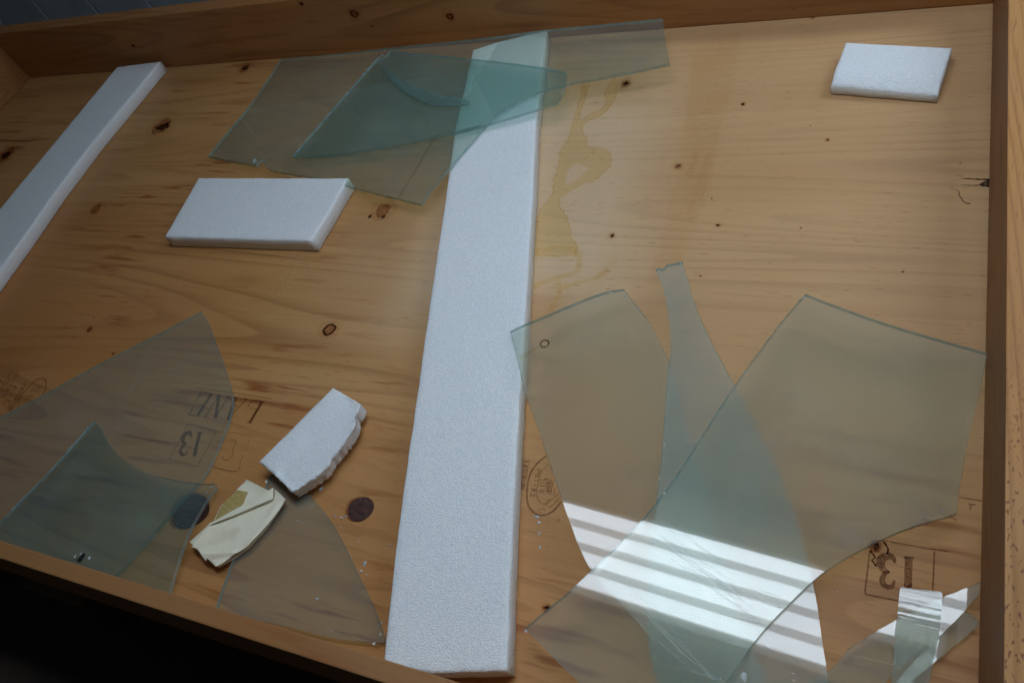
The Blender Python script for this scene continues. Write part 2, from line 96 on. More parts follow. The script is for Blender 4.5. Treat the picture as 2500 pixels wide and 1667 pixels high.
# ------------------------------------------------------------------ node helpers
class NT:
    def __init__(self, name):
        self.m = bpy.data.materials.new(name)
        self.m.use_nodes = True
        self.t = self.m.node_tree
        self.t.nodes.clear()
        self.out = self.t.nodes.new('ShaderNodeOutputMaterial')
    def n(self, kind, ins=None, **props):
        nd = self.t.nodes.new('ShaderNode' + kind)
        for k, v in props.items():
            setattr(nd, k, v)
        for k, v in (ins or {}).items():
            self.set(nd.inputs[k], v)
        return nd
    def set(self, sock, v):
        if hasattr(v, 'is_output') or isinstance(v, bpy.types.NodeSocket):
            self.t.links.new(v, sock)
        elif isinstance(v, tuple) and len(v) == 3 and sock.type == 'RGBA':
            sock.default_value = (*v, 1)
        else:
            sock.default_value = v
    def math(self, op, a, b=0.0, c=0.0, clamp=False):
        nd = self.n('Math', {0: a, 1: b, 2: c}, operation=op)
        nd.use_clamp = clamp
        return nd.outputs[0]
    def ss(self, v, a, b, lo=0.0, hi=1.0):
        nd = self.n('MapRange', {0: v, 1: a, 2: b, 3: lo, 4: hi}, interpolation_type='SMOOTHSTEP')
        return nd.outputs[0]
    def mix(self, f, a, b, mode='MIX'):
        nd = self.n('Mix', None, data_type='RGBA', blend_type=mode)
        self.set(nd.inputs[0], f); self.set(nd.inputs[6], a); self.set(nd.inputs[7], b)
        return nd.outputs[2]
    def pos(self):
        return self.n('TexCoord').outputs['Object']
    def scaled(self, v, s):
        return self.n('Mapping', {0: v, 3: s}).outputs[0]
    def noise(self, v, scale=1.0, detail=2.0, rough=0.5, dist=0.0):
        return self.n('TexNoise', {'Vector': v, 'Scale': scale, 'Detail': detail, 'Roughness': rough, 'Distortion': dist}).outputs[0]
    def mixsh(self, f, a, b):
        return self.n('MixShader', {0: f, 1: a, 2: b}).outputs[0]
    def done(self, sh):
        self.t.links.new(sh, self.out.inputs[0])
        return self.m
    def facing(self):
        lw = self.n('LayerWeight', {0: 0.5})
        p = self.math('POWER', lw.outputs['Facing'], 5.0)
        return self.math('MULTIPLY_ADD', p, 0.9, 0.031)

def axis_scale(axis, along, across):
    return {'x': (along, across, across), 'y': (across, along, across)}[axis]

def wood(name, axis, base, light, dark, red, ring=26.0, red_amt=0.5, zone=False, gloss=0.45, pores=None, seed=0.0):
    g = NT(name)
    p0 = g.pos()
    p = g.n('VectorMath', {0: p0, 1: (seed, seed * 1.7, seed * 0.6)}, operation='ADD').outputs[0]
    warp = g.noise(g.scaled(p, (2.2, 2.2, 2.2)), 1.0, 2.0)
    ringf = g.noise(g.scaled(p, axis_scale(axis, 0.42, 5.0)), 1.0, 1.5, 0.4, 0.25)
    ph = g.math('FRACT', g.math('MULTIPLY', ringf, ring))
    up = g.ss(ph, 0.05, 0.9)
    dn = g.ss(ph, 0.93, 1.0, 1.0, 0.0)
    rings = g.math('MULTIPLY', up, dn)
    rings = g.math('POWER', rings, 4.5)
    broad = g.noise(g.scaled(p, axis_scale(axis, 0.9, 9.0)), 1.0, 4.0, 0.6, 0.4)
    fib = g.noise(g.scaled(p, axis_scale(axis, 9.0, 330.0)), 1.0, 3.0, 0.6)
    fib2 = g.noise(g.scaled(p, axis_scale(axis, 3.0, 70.0)), 1.0, 3.0, 0.65)
    fleck = g.ss(g.noise(g.scaled(p, axis_scale(axis, 38.0, 420.0)), 1.0, 1.0), 0.665, 0.76)
    col = g.mix(g.ss(broad, 0.3, 0.72), base, light)
    lines = g.math('MULTIPLY', rings, g.ss(g.noise(g.scaled(p, axis_scale(axis, 1.4, 5.0)), 1.0, 2.0), 0.3, 0.7, 0.05, 0.55))
    col = g.mix(lines, col, dark)
    col = g.mix(g.ss(fib2, 0.52, 0.8, 0.0, 0.34), col, dark)
    col = g.mix(g.ss(fib, 0.45, 0.8, 0.0, 0.22), col, dark)
    sx = g.n('SeparateXYZ', {0: p0})
    if zone:
        # the veneer is paler and pinker over the back half right of the middle, ruddier to the front and left
        wob = g.math('MULTIPLY', g.math('SUBTRACT', warp, 0.5), 0.5)
        zx = g.ss(g.math('ADD', sx.outputs[0], wob), -1.0, -0.62)
        zy = g.ss(g.math('ADD', sx.outputs[1], wob), 0.34, 0.66)
        z = g.math('MULTIPLY', zx, zy)
        pale = g.mix(1.0, col, (1.10, 1.13, 1.30), 'MULTIPLY')
        pale = g.mix(0.42, pale, (0.58, 0.41, 0.238))
        col = g.mix(g.math('MULTIPLY', z, 0.85), col, pale)
        bx = g.math('MULTIPLY', g.ss(g.math('ADD', sx.outputs[0], g.math('MULTIPLY', wob, 0.35)), -0.46, -0.30, 1.0, 0.0), g.ss(sx.outputs[0], -0.80, -0.66))
        by = g.math('MULTIPLY', g.ss(g.math('ADD', sx.outputs[1], wob), 0.50, 0.66), g.ss(g.math('ADD', sx.outputs[1], wob), 1.30, 1.10))
        col = g.mix(g.math('MULTIPLY', g.math('MULTIPLY', bx, by), 0.8), col, g.mix(0.45, col, (0.76, 0.64, 0.47)))
        zf = g.ss(g.math('ADD', sx.outputs[1], wob), 0.30, 0.52, 0.55, 0.0)
        zr = g.math('MULTIPLY', g.ss(g.math('ADD', sx.outputs[0], wob), -1.45, -0.85, 1.0, 0.0), g.ss(g.math('ADD', sx.outputs[1], wob), 0.95, 0.6))
        zr = g.math('MAXIMUM', zr, zf)
        col = g.mix(g.math('MULTIPLY', zr, 0.8), col, g.mix(1.0, col, (0.92, 0.76, 0.66), 'MULTIPLY'))
        ramt = g.math('MULTIPLY', g.math('SUBTRACT', 1.0, z), red_amt)
    else:
        ramt = red_amt
    rs = g.ss(g.noise(g.scaled(p, axis_scale(axis, 5.0, 55.0)), 1.0, 3.0, 0.62), 0.535, 0.67)
    rm = g.ss(g.noise(g.scaled(p, (3.0, 4.0, 4.0)), 1.0, 1.0), 0.44, 0.62)
    col = g.mix(g.math('MULTIPLY', g.math('MULTIPLY', rs, rm), ramt), col, red)
    col = g.mix(g.math('MULTIPLY', fleck, 0.6), col, dark)
    if pores:
        dots = g.ss(g.noise(g.scaled(p, (330.0, 150.0, 330.0)), 1.0, 1.0, 0.5), 0.60, 0.68)
        fade = g.ss(sx.outputs[1], pores[1], pores[0], 1.0, 0.0)
        col = g.mix(g.math('MULTIPLY', g.math('MULTIPLY', dots, fade), 0.8), col, pores[2])
    dust = g.ss(g.noise(g.scaled(p, (5, 5, 5)), 1.0, 3.0), 0.35, 0.75, 0.0, 0.05)
    col = g.mix(dust, col, (0.42, 0.38, 0.34))
    bs = g.n('Bump', {'Strength': 0.25, 'Distance': 0.0006, 'Height': g.math('ADD', fib, fib2)})
    b = g.n('BsdfPrincipled', {'Base Color': col, 'Roughness': g.ss(broad, 0.2, 0.8, gloss, gloss + 0.2), 'Normal': bs.outputs[0], 'Specular IOR Level': 0.3})
    return g.done(b.outputs[0])

def plain(name, col, rough=0.6, spec=0.3, var=0.0, scale=20.0):
    g = NT(name)
    c = col
    if var:
        c = g.mix(g.ss(g.noise(g.pos(), scale, 4.0, 0.6), 0.3, 0.7), tuple(v * (1 - var) for v in col), col)
    b = g.n('BsdfPrincipled', {'Base Color': c, 'Roughness': rough, 'Specular IOR Level': spec})
    return g.done(b.outputs[0])

def tint(name, col, patchy=0.0, scale=300.0, body=0.0, body_col=(0.02, 0.015, 0.02), axis=(1, 1, 1)):
    """a stain or print that soaks into the wood: the grain stays visible through it"""
    g = NT(name)
    tr = g.n('BsdfTransparent', {'Color': col})
    sh = tr.outputs[0]
    if body:
        d = g.n('BsdfDiffuse', {'Color': body_col})
        sh = g.mixsh(body, sh, d.outputs[0])
    if patchy:
        f = g.ss(g.noise(g.scaled(g.pos(), axis), scale, 2.0, 0.6), 0.5 - patchy * 0.35, 0.5 + 0.5 * patchy, 0.0, 1.0)
        clear = g.n('BsdfTransparent', {'Color': (1, 1, 1)})
        f = g.math('MULTIPLY', f, min(1.0, patchy + 0.25))
        sh = g.mixsh(f, sh, clear.outputs[0])
    return g.done(sh)

# ------------------------------------------------------------------ materials
M = {}
M['panel'] = wood('plywood_panel', 'x', (0.465, 0.228, 0.074), (0.54, 0.288, 0.108), (0.265, 0.108, 0.030), (0.29, 0.09, 0.02), ring=20.0, red_amt=1.0, zone=True)
M['board_x'] = wood('fir_board_lengthwise', 'x', (0.34, 0.14, 0.04), (0.40, 0.18, 0.06), (0.15, 0.055, 0.015), (0.2, 0.07, 0.02), ring=30.0, red_amt=0.4, seed=3.1)
M['board_y'] = wood('fir_board_crosswise', 'y', (0.26, 0.115, 0.044), (0.32, 0.155, 0.062), (0.13, 0.05, 0.018), (0.16, 0.07, 0.03), ring=30.0, red_amt=0.3, seed=5.3)
M['board_top'] = wood('sawn_board_edge', 'y', (0.48, 0.225, 0.07), (0.54, 0.275, 0.10), (0.25, 0.095, 0.026), (0.3, 0.12, 0.03), ring=44.0, red_amt=0.4, pores=(0.62, 0.36, (0.16, 0.05, 0.018)), seed=1.2)
M['rail'] = wood('pine_rail', 'x', (0.31, 0.135, 0.045), (0.37, 0.175, 0.062), (0.26, 0.10, 0.03), (0.28, 0.10, 0.03), ring=18.0, red_amt=0.5, seed=8.4)
M['ink'] = tint('stamp_ink', (0.38, 0.32, 0.29), 0.6, 900.0, 0.1)
M['ink_faint'] = tint('faded_stamp_ink', (0.52, 0.45, 0.44), 0.6, 700.0, 0.05, (0.05, 0.04, 0.05))
M['stain'] = tint('dried_water_stain', (0.972, 0.94, 0.83))
M['stain_edge'] = tint('stain_tide_line', (0.95, 0.90, 0.77), 0.5, 400.0)
M['smear'] = tint('glue_smear', (0.968, 0.945, 0.905), 0.9, 1.0, axis=(60, 14, 60))
M['knot_halo'] = tint('knot_halo', (0.94, 0.89, 0.85), 0.5, 90.0)
M['knot'] = tint('knot_wood', (0.80, 0.66, 0.58), 0.3, 160.0, 0.10, (0.07, 0.035, 0.03))
M['knot_core'] = tint('knot_core', (0.22, 0.14, 0.13), 0.3, 400.0, 0.3, (0.03, 0.016, 0.016))
M['split'] = tint('split_wood', (0.10, 0.08, 0.08), 0.3, 300.0, 0.4, (0.012, 0.01, 0.014))
M['scratch'] = tint('scratch', (1, 1, 1), 0.3, 200.0, 0.28, (0.7, 0.56, 0.38))

M['pane_scratch'] = tint('pane_scratch', (1, 1, 1), 0.5, 500.0, 0.2, (0.9, 0.95, 1.0))

M['bevel'] = tint('bevel_highlight', (0.8, 0.9, 0.9), 0.2, 60.0, 0.35, (0.50, 0.66, 0.72))  # pale colour stands in for the bright glint on the bevel
M['split_solid'] = plain('black_splinter', (0.02, 0.018, 0.018), 0.6)
M['brown_line'] = tint('brown_rub', (0.86, 0.70, 0.48), 0.2, 90.0)

def mk_plug():
    g = NT('dark_knot_plug')
    p = g.pos()
    n = g.noise(g.scaled(p, (60, 180, 60)), 1.0, 4.0, 0.65)
    c = g.mix(g.ss(n, 0.35, 0.72), (0.035, 0.013, 0.011), (0.10, 0.035, 0.026))
    sp = g.ss(g.noise(p, 420.0, 1.0), 0.70, 0.76)
    c = g.mix(sp, c, (0.36, 0.26, 0.22))
    b = g.n('BsdfPrincipled', {'Base Color': c, 'Roughness': 0.5, 'Normal': g.n('Bump', {'Strength': 0.4, 'Distance': 0.0008, 'Height': n}).outputs[0]})
    return g.done(b.outputs[0])
M['plug'] = mk_plug()

def mk_foam():
    g = NT('polyethylene_foam')
    p = g.pos()
    v = g.n('TexVoronoi', {'Vector': p, 'Scale': 520.0}, feature='F1').outputs[0]
    n = g.noise(p, 190.0, 3.0, 0.6)
    n2 = g.noise(p, 900.0, 2.0, 0.6)
    h = g.math('ADD', g.math('MULTIPLY', v, 0.9), g.math('ADD', g.math('MULTIPLY', n, 0.35), g.math('MULTIPLY', n2, 0.8)))
    big = g.noise(p, 9.0, 3.0, 0.5)
    c = g.mix(g.ss(big, 0.3, 0.7), (0.92, 0.96, 0.99), (0.95, 0.98, 1.0))
    c = g.mix(g.ss(n, 0.4, 0.7, 0.0, 0.4), c, (0.84, 0.89, 0.94))
    c = g.mix(g.ss(n2, 0.6, 0.75, 0.0, 0.6), c, (0.97, 0.98, 1.0))
    cell = g.noise(p, 430.0, 2.0, 0.7)
    c = g.mix(g.ss(cell, 0.36, 0.62, 0.55, 0.0), c, (0.70, 0.76, 0.83))
    smudge = g.ss(g.noise(p, 16.0, 5.0, 0.7), 0.60, 0.78, 0.0, 0.16)
    c = g.mix(smudge, c, (0.50, 0.47, 0.43))
    sparkle = g.ss(n2, 0.62, 0.74)
    b = g.n('BsdfPrincipled', {'Base Color': c, 'Roughness': g.math('SUBTRACT', 0.62, g.math('MULTIPLY', sparkle, 0.42)), 'Specular IOR Level': 0.5,
        'Subsurface Weight': 0.35, 'Subsurface Radius': (0.008, 0.007, 0.0065), 'Subsurface Scale': 1.0,
        'Normal': g.n('Bump', {'Strength': 0.8, 'Distance': 0.0013, 'Height': h}).outputs[0]})
    return g.done(b.outputs[0])
M['foam'] = mk_foam()

def glass_mats(tag, frost=0.4, scat=0.10, tr_col=(0.855, 0.88, 0.82), haze=(0.48, 0.86, 0.93), scratch=0.0, rough=0.55, ior=1.2, ang=0.5, edge=(0.36, 0.46, 0.465), ribbed=False):
    # upper face: polished, mirrors the ceiling light
    g = NT('glass_polished_' + tag)
    p = g.pos()
    tr = g.n('BsdfTransparent', {'Color': tr_col}).outputs[0]
    hz = g.n('BsdfDiffuse', {'Color': haze}).outputs[0]
    tr = g.mixsh(g.ss(g.noise(p, 7.0, 3.0), 0.3, 0.7, scat * 0.88, scat * 1.12), tr, hz)
    rr = 0.02
    dirt = g.ss(g.noise(p, 14.0, 5.0, 0.7), 0.48, 0.82, 0.0, 0.05)
    nrm = None
    if scratch or ribbed:
        m = g.n('Mapping', {0: p, 2: (0, 0, ang), 3: (3.0, 260.0, 1.0) if not ribbed else (4.0, 210.0, 1.0)})
        s = g.noise(m.outputs[0], 1.0, 2.0, 0.6)
        if scratch:
            area = g.ss(g.noise(p, 5.0, 2.0), 0.42, 0.62)
            dirt = g.math('ADD', dirt, g.math('MULTIPLY', g.math('MULTIPLY', g.ss(s, 0.64, 0.74), area), scratch))
        if ribbed:
            nrm = g.n('Bump', {'Strength': 0.07, 'Distance': 0.0012, 'Height': s}).outputs[0]
    ins = {'Color': (1, 1, 1), 'Roughness': rr}
    if nrm is not None:
        ins['Normal'] = nrm
    gl = g.n('BsdfGlossy', ins).outputs[0]
    sh = g.mixsh(g.facing(), tr, gl)
    df = g.n('BsdfDiffuse', {'Color': (0.8, 0.86, 0.88)}).outputs[0]
    sh = g.mixsh(dirt, sh, df)
    top = g.done(sh)
    # lower face: acid frosted, blurs and greys what lies beneath
    g = NT('glass_frosted_' + tag)
    p = g.pos()
    col = (0.985, 0.985, 0.98)
    tr = g.n('BsdfTransparent', {'Color': col}).outputs[0]
    rf = g.n('BsdfRefraction', {'Color': col, 'Roughness': rough, 'IOR': ior}).outputs[0]
    sh = g.mixsh(frost, tr, rf)
    bot = g.done(sh)
    g = NT('glass_edge_' + tag)
    p = g.pos()
    n = g.noise(p, 60.0, 3.0, 0.6)
    c = g.mix(g.ss(n, 0.35, 0.75), edge, tuple(min(1, v * 1.3) for v in edge))
    b = g.n('BsdfPrincipled', {'Base Color': c, 'Roughness': 0.22, 'Specular IOR Level': 0.6,
        'Normal': g.n('Bump', {'Strength': 0.12, 'Distance': 0.001, 'Height': n}).outputs[0]}).outputs[0]
    tr = g.n('BsdfTransparent', {'Color': (0.68, 0.82, 0.80)}).outputs[0]
    side = g.done(g.mixsh(0.42, tr, b))
    return [top, bot, side]

def mk_chip():
    g = NT('glass_chip')
    b = g.n('BsdfPrincipled', {'Base Color': (0.8, 0.86, 0.88), 'Roughness': 0.08, 'Specular IOR Level': 0.9}).outputs[0]
    tr = g.n('BsdfTransparent', {'Color': (0.92, 0.95, 0.95)}).outputs[0]
    return g.done(g.mixsh(0.45, tr, b))
M['chip'] = mk_chip()

def mk_paper(name, c0, c1, scale=60.0):
    g = NT(name)
    p = g.pos()
    c = g.mix(g.ss(g.noise(p, scale, 4.0, 0.65), 0.3, 0.72), c0, c1)
    d = g.n('BsdfPrincipled', {'Base Color': c, 'Roughness': 0.7, 'Specular IOR Level': 0.25}).outputs[0]
    tl = g.n('BsdfTranslucent', {'Color': c}).outputs[0]
    return g.done(g.mixsh(0.08, d, tl))
M['paper'] = mk_paper('cream_paper', (0.91, 0.86, 0.67), (0.95, 0.91, 0.74))
M['gold'] = mk_paper('gold_print', (0.42, 0.30, 0.09), (0.56, 0.44, 0.19), 260.0)
M['black'] = plain('printed_black', (0.02, 0.016, 0.012), 0.6)
M['room_floor'] = plain('dark_room_floor', (0.06, 0.044, 0.035), 0.6, 0.3, 0.4, 6.0)
M['skid'] = wood('skid_timber', 'x', (0.10, 0.065, 0.04), (0.14, 0.09, 0.06), (0.05, 0.03, 0.02), (0.08, 0.04, 0.02), seed=9.0)
M['wall_paint'] = plain('grey_painted_boards', (0.46, 0.52, 0.56), 0.55, 0.3, 0.15, 9.0)
M['steel'] = plain('white_enamel', (0.75, 0.76, 0.76), 0.4)
def emit(name, col, s):
    g = NT(name)
    return g.done(g.n('Emission', {0: col, 1: s}).outputs[0])
M['tube'] = emit('fluorescent_tube', (0.80, 0.93, 1.06), 16.5)
M['reflector'] = emit('lit_diffuser', (0.81, 0.935, 1.06), 6.6)

# ------------------------------------------------------------------ mesh helpers
def link(name, verts, faces, mats, parent=None, smooth=False, midx=None):
    me = bpy.data.meshes.new(name)
    me.from_pydata([tuple(v) for v in verts], [], faces)
    for m in (mats if isinstance(mats, list) else [mats]):
        me.materials.append(m)
    if midx:
        for poly, k in zip(me.polygons, midx):
            poly.material_index = k
    if smooth:
        for poly in me.polygons:
            poly.use_smooth = True
    me.update()
    o = bpy.data.objects.new(name, me)
    COL.objects.link(o)
    if parent is not None:
        o.parent = parent
    return o
def tag(o, label, cat, group=None):
    o['label'] = label
    o['category'] = cat
    if group:
        o['group'] = group
    return o
def empty(name, loc=(0, 0, 0)):
    o = bpy.data.objects.new(name, None)
    o.empty_display_size = 0.05
    COL.objects.link(o)
    return o
def box(name, lo, hi, mat, parent=None, bevel=0.0, faces_mat=None):
    bm = bmesh.new()
    bmesh.ops.create_cube(bm, size=1.0)
    for v in bm.verts:
        for k in range(3):
            v.co[k] = lo[k] if v.co[k] < 0 else hi[k]
    if bevel:
        bmesh.ops.bevel(bm, geom=bm.edges[:], offset=bevel, segments=2, affect='EDGES', profile=0.6)
    me = bpy.data.meshes.new(name)
    bm.to_mesh(me)
    bm.free()
    for m in (mat if isinstance(mat, list) else [mat]):
        me.materials.append(m)
    if faces_mat:
        for p in me.polygons:
            p.material_index = faces_mat(p)
    o = bpy.data.objects.new(name, me)
    COL.objects.link(o)
    if parent is not None:
        o.parent = parent
    return o
def area2(o):
    return sum(o[i][0] * o[(i + 1) % len(o)][1] - o[(i + 1) % len(o)][0] * o[i][1] for i in range(len(o)))
def ccw(o):
    return o if area2(o) > 0 else o[::-1]
def chaikin(o, closed=True, keep=0.75):
    """round the soft bends of an outline, keep its sharp corners"""
    out = []
    n = len(o)
    for i in range(n):
        a, b, c = Vector(o[i - 1]), Vector(o[i]), Vector(o[(i + 1) % n])
        d0, d1 = (b - a), (c - b)
        if d0.length < 1e-6 or d1.length < 1e-6:
            continue
        if d0.normalized().dot(d1.normalized()) > keep:
            k0, k1 = min(0.25, 0.02 / d0.length), min(0.25, 0.02 / d1.length)
            out.append(b - d0 * k0)
            out.append(b + d1 * k1)
        else:
            out.append(b)
    return out
def resample(o, step, jit, seed, freq=120.0):
    out = []
    n = len(o)
    for i in range(n):
        a, b = Vector(o[i]), Vector(o[(i + 1) % n])
        L = (b - a).length
        k = max(1, int(L / step))
        nr = Vector((-(b - a).y, (b - a).x)).normalized() if L > 1e-9 else Vector((0, 0))
        for j in range(k):
            q = a.lerp(b, j / k)
            w = 0.0 if j == 0 else jit * (noise.noise(Vector((q.x * freq, q.y * freq, seed))) + 0.6 * noise.noise(Vector((q.x * freq * 3.1, q.y * freq * 3.1, seed + 4))))
            out.append(q + nr * w)
    return out
def inside(q, o):
    r = False
    j = len(o) - 1
    for i in range(len(o)):
        if (o[i][1] > q[1]) != (o[j][1] > q[1]) and q[0] < (o[j][0] - o[i][0]) * (q[1] - o[i][1]) / (o[j][1] - o[i][1]) + o[i][0]:
            r = not r
        j = i
    return r
def tri(o, step=None, holes=()):
    """triangulated points of an outline, with an inner grid when step is given"""
    pts = [Vector((v[0], v[1])) for v in o]
    edges = [(i, (i + 1) % len(o)) for i in range(len(o))]
    for h in holes:
        b = len(pts)
        pts += [Vector((v[0], v[1])) for v in h]
        edges += [(b + i, b + (i + 1) % len(h)) for i in range(len(h))]
    if step:
        x0, x1 = min(v[0] for v in o), max(v[0] for v in o)
        y0, y1 = min(v[1] for v in o), max(v[1] for v in o)
        y = y0 + step / 2
        row = 0
        while y < y1:
            x = x0 + step * (0.25 + 0.5 * (row % 2))
            while x < x1:
                q = (x + random.uniform(-.15, .15) * step, y + random.uniform(-.15, .15) * step)
                if inside(q, o) and not any(inside(q, h) for h in holes):
                    pts.append(Vector(q))
                x += step
            y += step
            row += 1
    r = delaunay_2d_cdt(pts, edges, [], 0, 1e-7)
    vs, fs = r[0], r[2]
    keep = []
    for f in fs:
        c = sum((vs[i] for i in f), Vector((0, 0))) / len(f)
        if inside(c, o) and not any(inside(c, h) for h in holes):
            a = sum(vs[f[i]].x * vs[f[(i + 1) % len(f)]].y - vs[f[(i + 1) % len(f)]].x * vs[f[i]].y for i in range(len(f)))
            keep.append(tuple(f) if a > 0 else tuple(f[::-1]))
    return vs, keep
def mark(name, o, z, mat, parent, step=0.004, jit=0.0, seed=0, freq=120.0, holes=()):
    o = ccw(resample(ccw(o), step, jit, seed, freq)) if jit else ccw([Vector(v) for v in o])
    hs = [ccw(resample(ccw(h), step, jit, seed + 1, freq)) if jit else h for h in holes]
    vs, fs = tri(o, None, hs)
    return link(name, [(v.x, v.y, z) for v in vs], fs, mat, parent)
def ribbon_geo(pts, w, z, verts, faces, closed=False, jit=0.0, seed=0):
    P = [Vector(p[:2]) for p in pts]
    n = len(P)
    base = len(verts)
    for i in range(n):
        a = P[i - 1] if (i > 0 or closed) else P[i]
        b = P[(i + 1) % n] if (i < n - 1 or closed) else P[i]
        d = (b - a)
        d = d.normalized() if d.length > 1e-9 else Vector((1, 0))
        nr = Vector((-d.y, d.x))
        ww = (w[i] if isinstance(w, (list, tuple)) else w) * (1 + jit * noise.noise(Vector((P[i].x * 140, P[i].y * 140, seed))))
        zz = pts[i][2] if len(pts[i]) > 2 else z
        for s in (-.5, .5):
            q = P[i] + nr * ww * s
            verts.append((q.x, q.y, zz))
    for i in range(n if closed else n - 1):
        j = (i + 1) % n
        faces.append((base + 2 * i, base + 2 * j, base + 2 * j + 1, base + 2 * i + 1))
def smooth_line(pts, k=4):
    P = [Vector(p) for p in pts]
    if len(P) < 3:
        return [P[0].lerp(P[-1], i / 8) for i in range(9)]
    out = []
    for i in range(len(P) - 1):
        p0, p1, p2, p3 = P[max(0, i - 1)], P[i], P[i + 1], P[min(len(P) - 1, i + 2)]
        for j in range(k):
            t = j / k
            out.append(0.5 * ((2 * p1) + (p2 - p0) * t + (2 * p0 - 5 * p1 + 4 * p2 - p3) * t * t + (3 * p1 - p0 - 3 * p2 + p3) * t ** 3))
    out.append(P[-1])
    return out

# ------------------------------------------------------------------ setting
fl = link('floor', [(-9, -6, -0.14), (6, -6, -0.14), (6, 7, -0.14), (-9, 7, -0.14)], [(0, 1, 2, 3)], M['room_floor'])
fl['kind'] = 'structure'
wl = link('wall', [(-7, 1.74, -0.14), (-1.2, 1.74, -0.14), (-1.2, 1.74, 1.4), (-7, 1.74, 1.4)], [(0, 1, 2, 3)], M['wall_paint'])
wl['kind'] = 'structure'
wb = None
for i in range(12):
    x = -4.14 + i * 0.246
    if wb is None:
        wb = box('wall_board', (0, 1.722, -0.14), (0.238, 1.739, 1.39), M['wall_paint'], wl, 0.004)
        b = wb
    else:
        b = wb.copy()
        COL.objects.link(b)
        b.parent = wl
    b.location = (x, 0, 0)

# ------------------------------------------------------------------ crate
X0, X1, Y0, Y1 = -2.303, 0.116, 0.0833, 1.309
crate = tag(empty('wooden_crate'), 'large shallow open crate of orange brown wood with plywood bottom', 'crate')
panel = box('bottom_panel', (X0 - 0.03, Y0 - 0.004, -0.018), (X1 + 0.03, Y1 + 0.02, 0.0), M['panel'], crate)
back = box('back_board', (X0 - 0.04, Y1, 0.0005), (X1 - 0.0005, Y1 + 0.038, WALL_H), M['board_x'], crate, 0.0025)
left = box('left_board', (X0 - 0.04, Y0, 0.0005), (X0, Y1 - 0.0005, WALL_H - 0.002), M['board_x'], crate, 0.0025)
def rb_mat(p):
    return 1 if p.normal.z > 0.6 else 0
right = box('right_board', (X1, Y0 - 0.02, 0.0005), (X1 + 0.062, Y1 + 0.04, WALL_H - 0.003), [M['board_y'], M['board_top']], crate, 0.0025, rb_mat)
front = box('front_board', (X0 - 0.04, Y0 - 0.0215, -0.045), (X1 - 0.0005, Y0, WALL_H), M['rail'], crate, 0.002)
right['label'] = 'right side board with a bright sawn top edge'
for i, x in enumerate((-2.2, -1.15, -0.1)):
    s = box('skid', (x - 0.07, Y0 - 0.035, -0.139), (x + 0.07, Y1 + 0.02, -0.046), M['skid'], crate, 0.003)

ZM = 0.0004
def layer(k):
    return ZM + k * 0.00018
# growth knots of the veneer
for i, (x, y, rx, ry) in enumerate(DATA['knots']):
    def blob(k, wob, sd):
        n = 22
        return [(x + rx * k * math.cos(a) * (1 + wob * noise.noise(Vector((math.cos(a) * 1.5, math.sin(a) * 1.5, sd)))),
                 y + ry * k * math.sin(a) * (1 + wob * noise.noise(Vector((math.cos(a) * 1.5, math.sin(a) * 1.5, sd + 9))))) for a in (2 * math.pi * j / n for j in range(n))]
    kn = mark('knot', blob(1.0, .35, i), layer(1), M['knot'], panel)
    mark('knot_ring', blob(1.75, .5, i + 40), layer(0), M['knot_halo'], panel)
    if i in (2, 12):
        vs, fs = [], []
        ribbon_geo(blob(0.8, .3, i + 80), rx * 0.3, layer(2), vs, fs, True)
        link('knot_core', vs, fs, M['knot_core'], panel)
    elif i not in (3, 17):
        core = [(x + (px - x) * 0.62 + 0.1 * rx, y + (py - y) * 0.42) for px, py in blob(1.0, .9, i + 80)]
        mark('knot_core', core, layer(2), M['knot_core'], panel)
for i, (x, y, rx, ry) in enumerate(DATA['pins']):
    mark('pin_knot', [(x + rx * math.cos(a), y + ry * math.sin(a)) for a in (k * math.pi / 5 for k in range(10))], layer(1), M['knot_core'], panel)
for i, (x, y, rx, ry) in enumerate(DATA['plugs']):
    o = [(x + rx * math.cos(a) * (1 + .05 * math.sin(3 * a + i)), y + ry * math.sin(a) * (1 + .04 * math.sin(2 * a))) for a in (k * math.pi / 18 for k in range(36))]
    mark('knot_plug', o, layer(3), M['plug'], panel, 0.002, 0.0008, i)
    o2 = [(x + (px - x) * 1.13 + (-0.1 * rx), y + (py - y) * 1.08) for px, py in o]
    mark('knot_ring', o2, layer(2), M['knot'], panel, 0.002, 0.002, i + 5)
# dried water stain, its tide lines, and glue smears
st = mark('stain', DATA['stain'], layer(3), M['stain'], panel, 0.003, 0.0035, 2, 150.0, holes=[DATA['stain_hole']])
vs, fs = [], []
ribbon_geo(resample(ccw(DATA['stain']), 0.003, 0.0035, 2, 150.0), 0.0032, layer(4), vs, fs, True, 0.8)
link('tide_line', vs, fs, M['stain_edge'], panel)
for i, r in enumerate(DATA['stain_ribs']):
    vs, fs = [], []
    L = smooth_line(r, 10)
    ribbon_geo(L, [0.012 * (0.8 + 0.7 * noise.noise(Vector((k * 0.35, i * 7.0, 0)))) for k in range(len(L))], layer(3), vs, fs, False, 0.5, 3)
    link('stain', vs, fs, M['stain'], panel)
for i, r in enumerate(DATA['smears']):
    mark('glue_smear', r, layer(5) + i * 0.0001, M['smear'], panel, 0.006, 0.006, 20 + i, 60.0)
vs, fs = [], []
for r in DATA['scratches']:
    ribbon_geo(smooth_line(r, 8), 0.0016, layer(1), vs, fs, False, 0.7)
link('scratch', vs, fs, M['scratch'], panel)
vs, fs = [], []
for i, r in enumerate(DATA['split']):
    L = smooth_line(r, 5)
    ribbon_geo(L, [0.0022 * (1.0 if i < 1 else 0.55) * (0.5 + k / len(L)) for k in range(len(L))], layer(2), vs, fs, False, 0.6)
link('split', vs, fs, M['split'], panel)
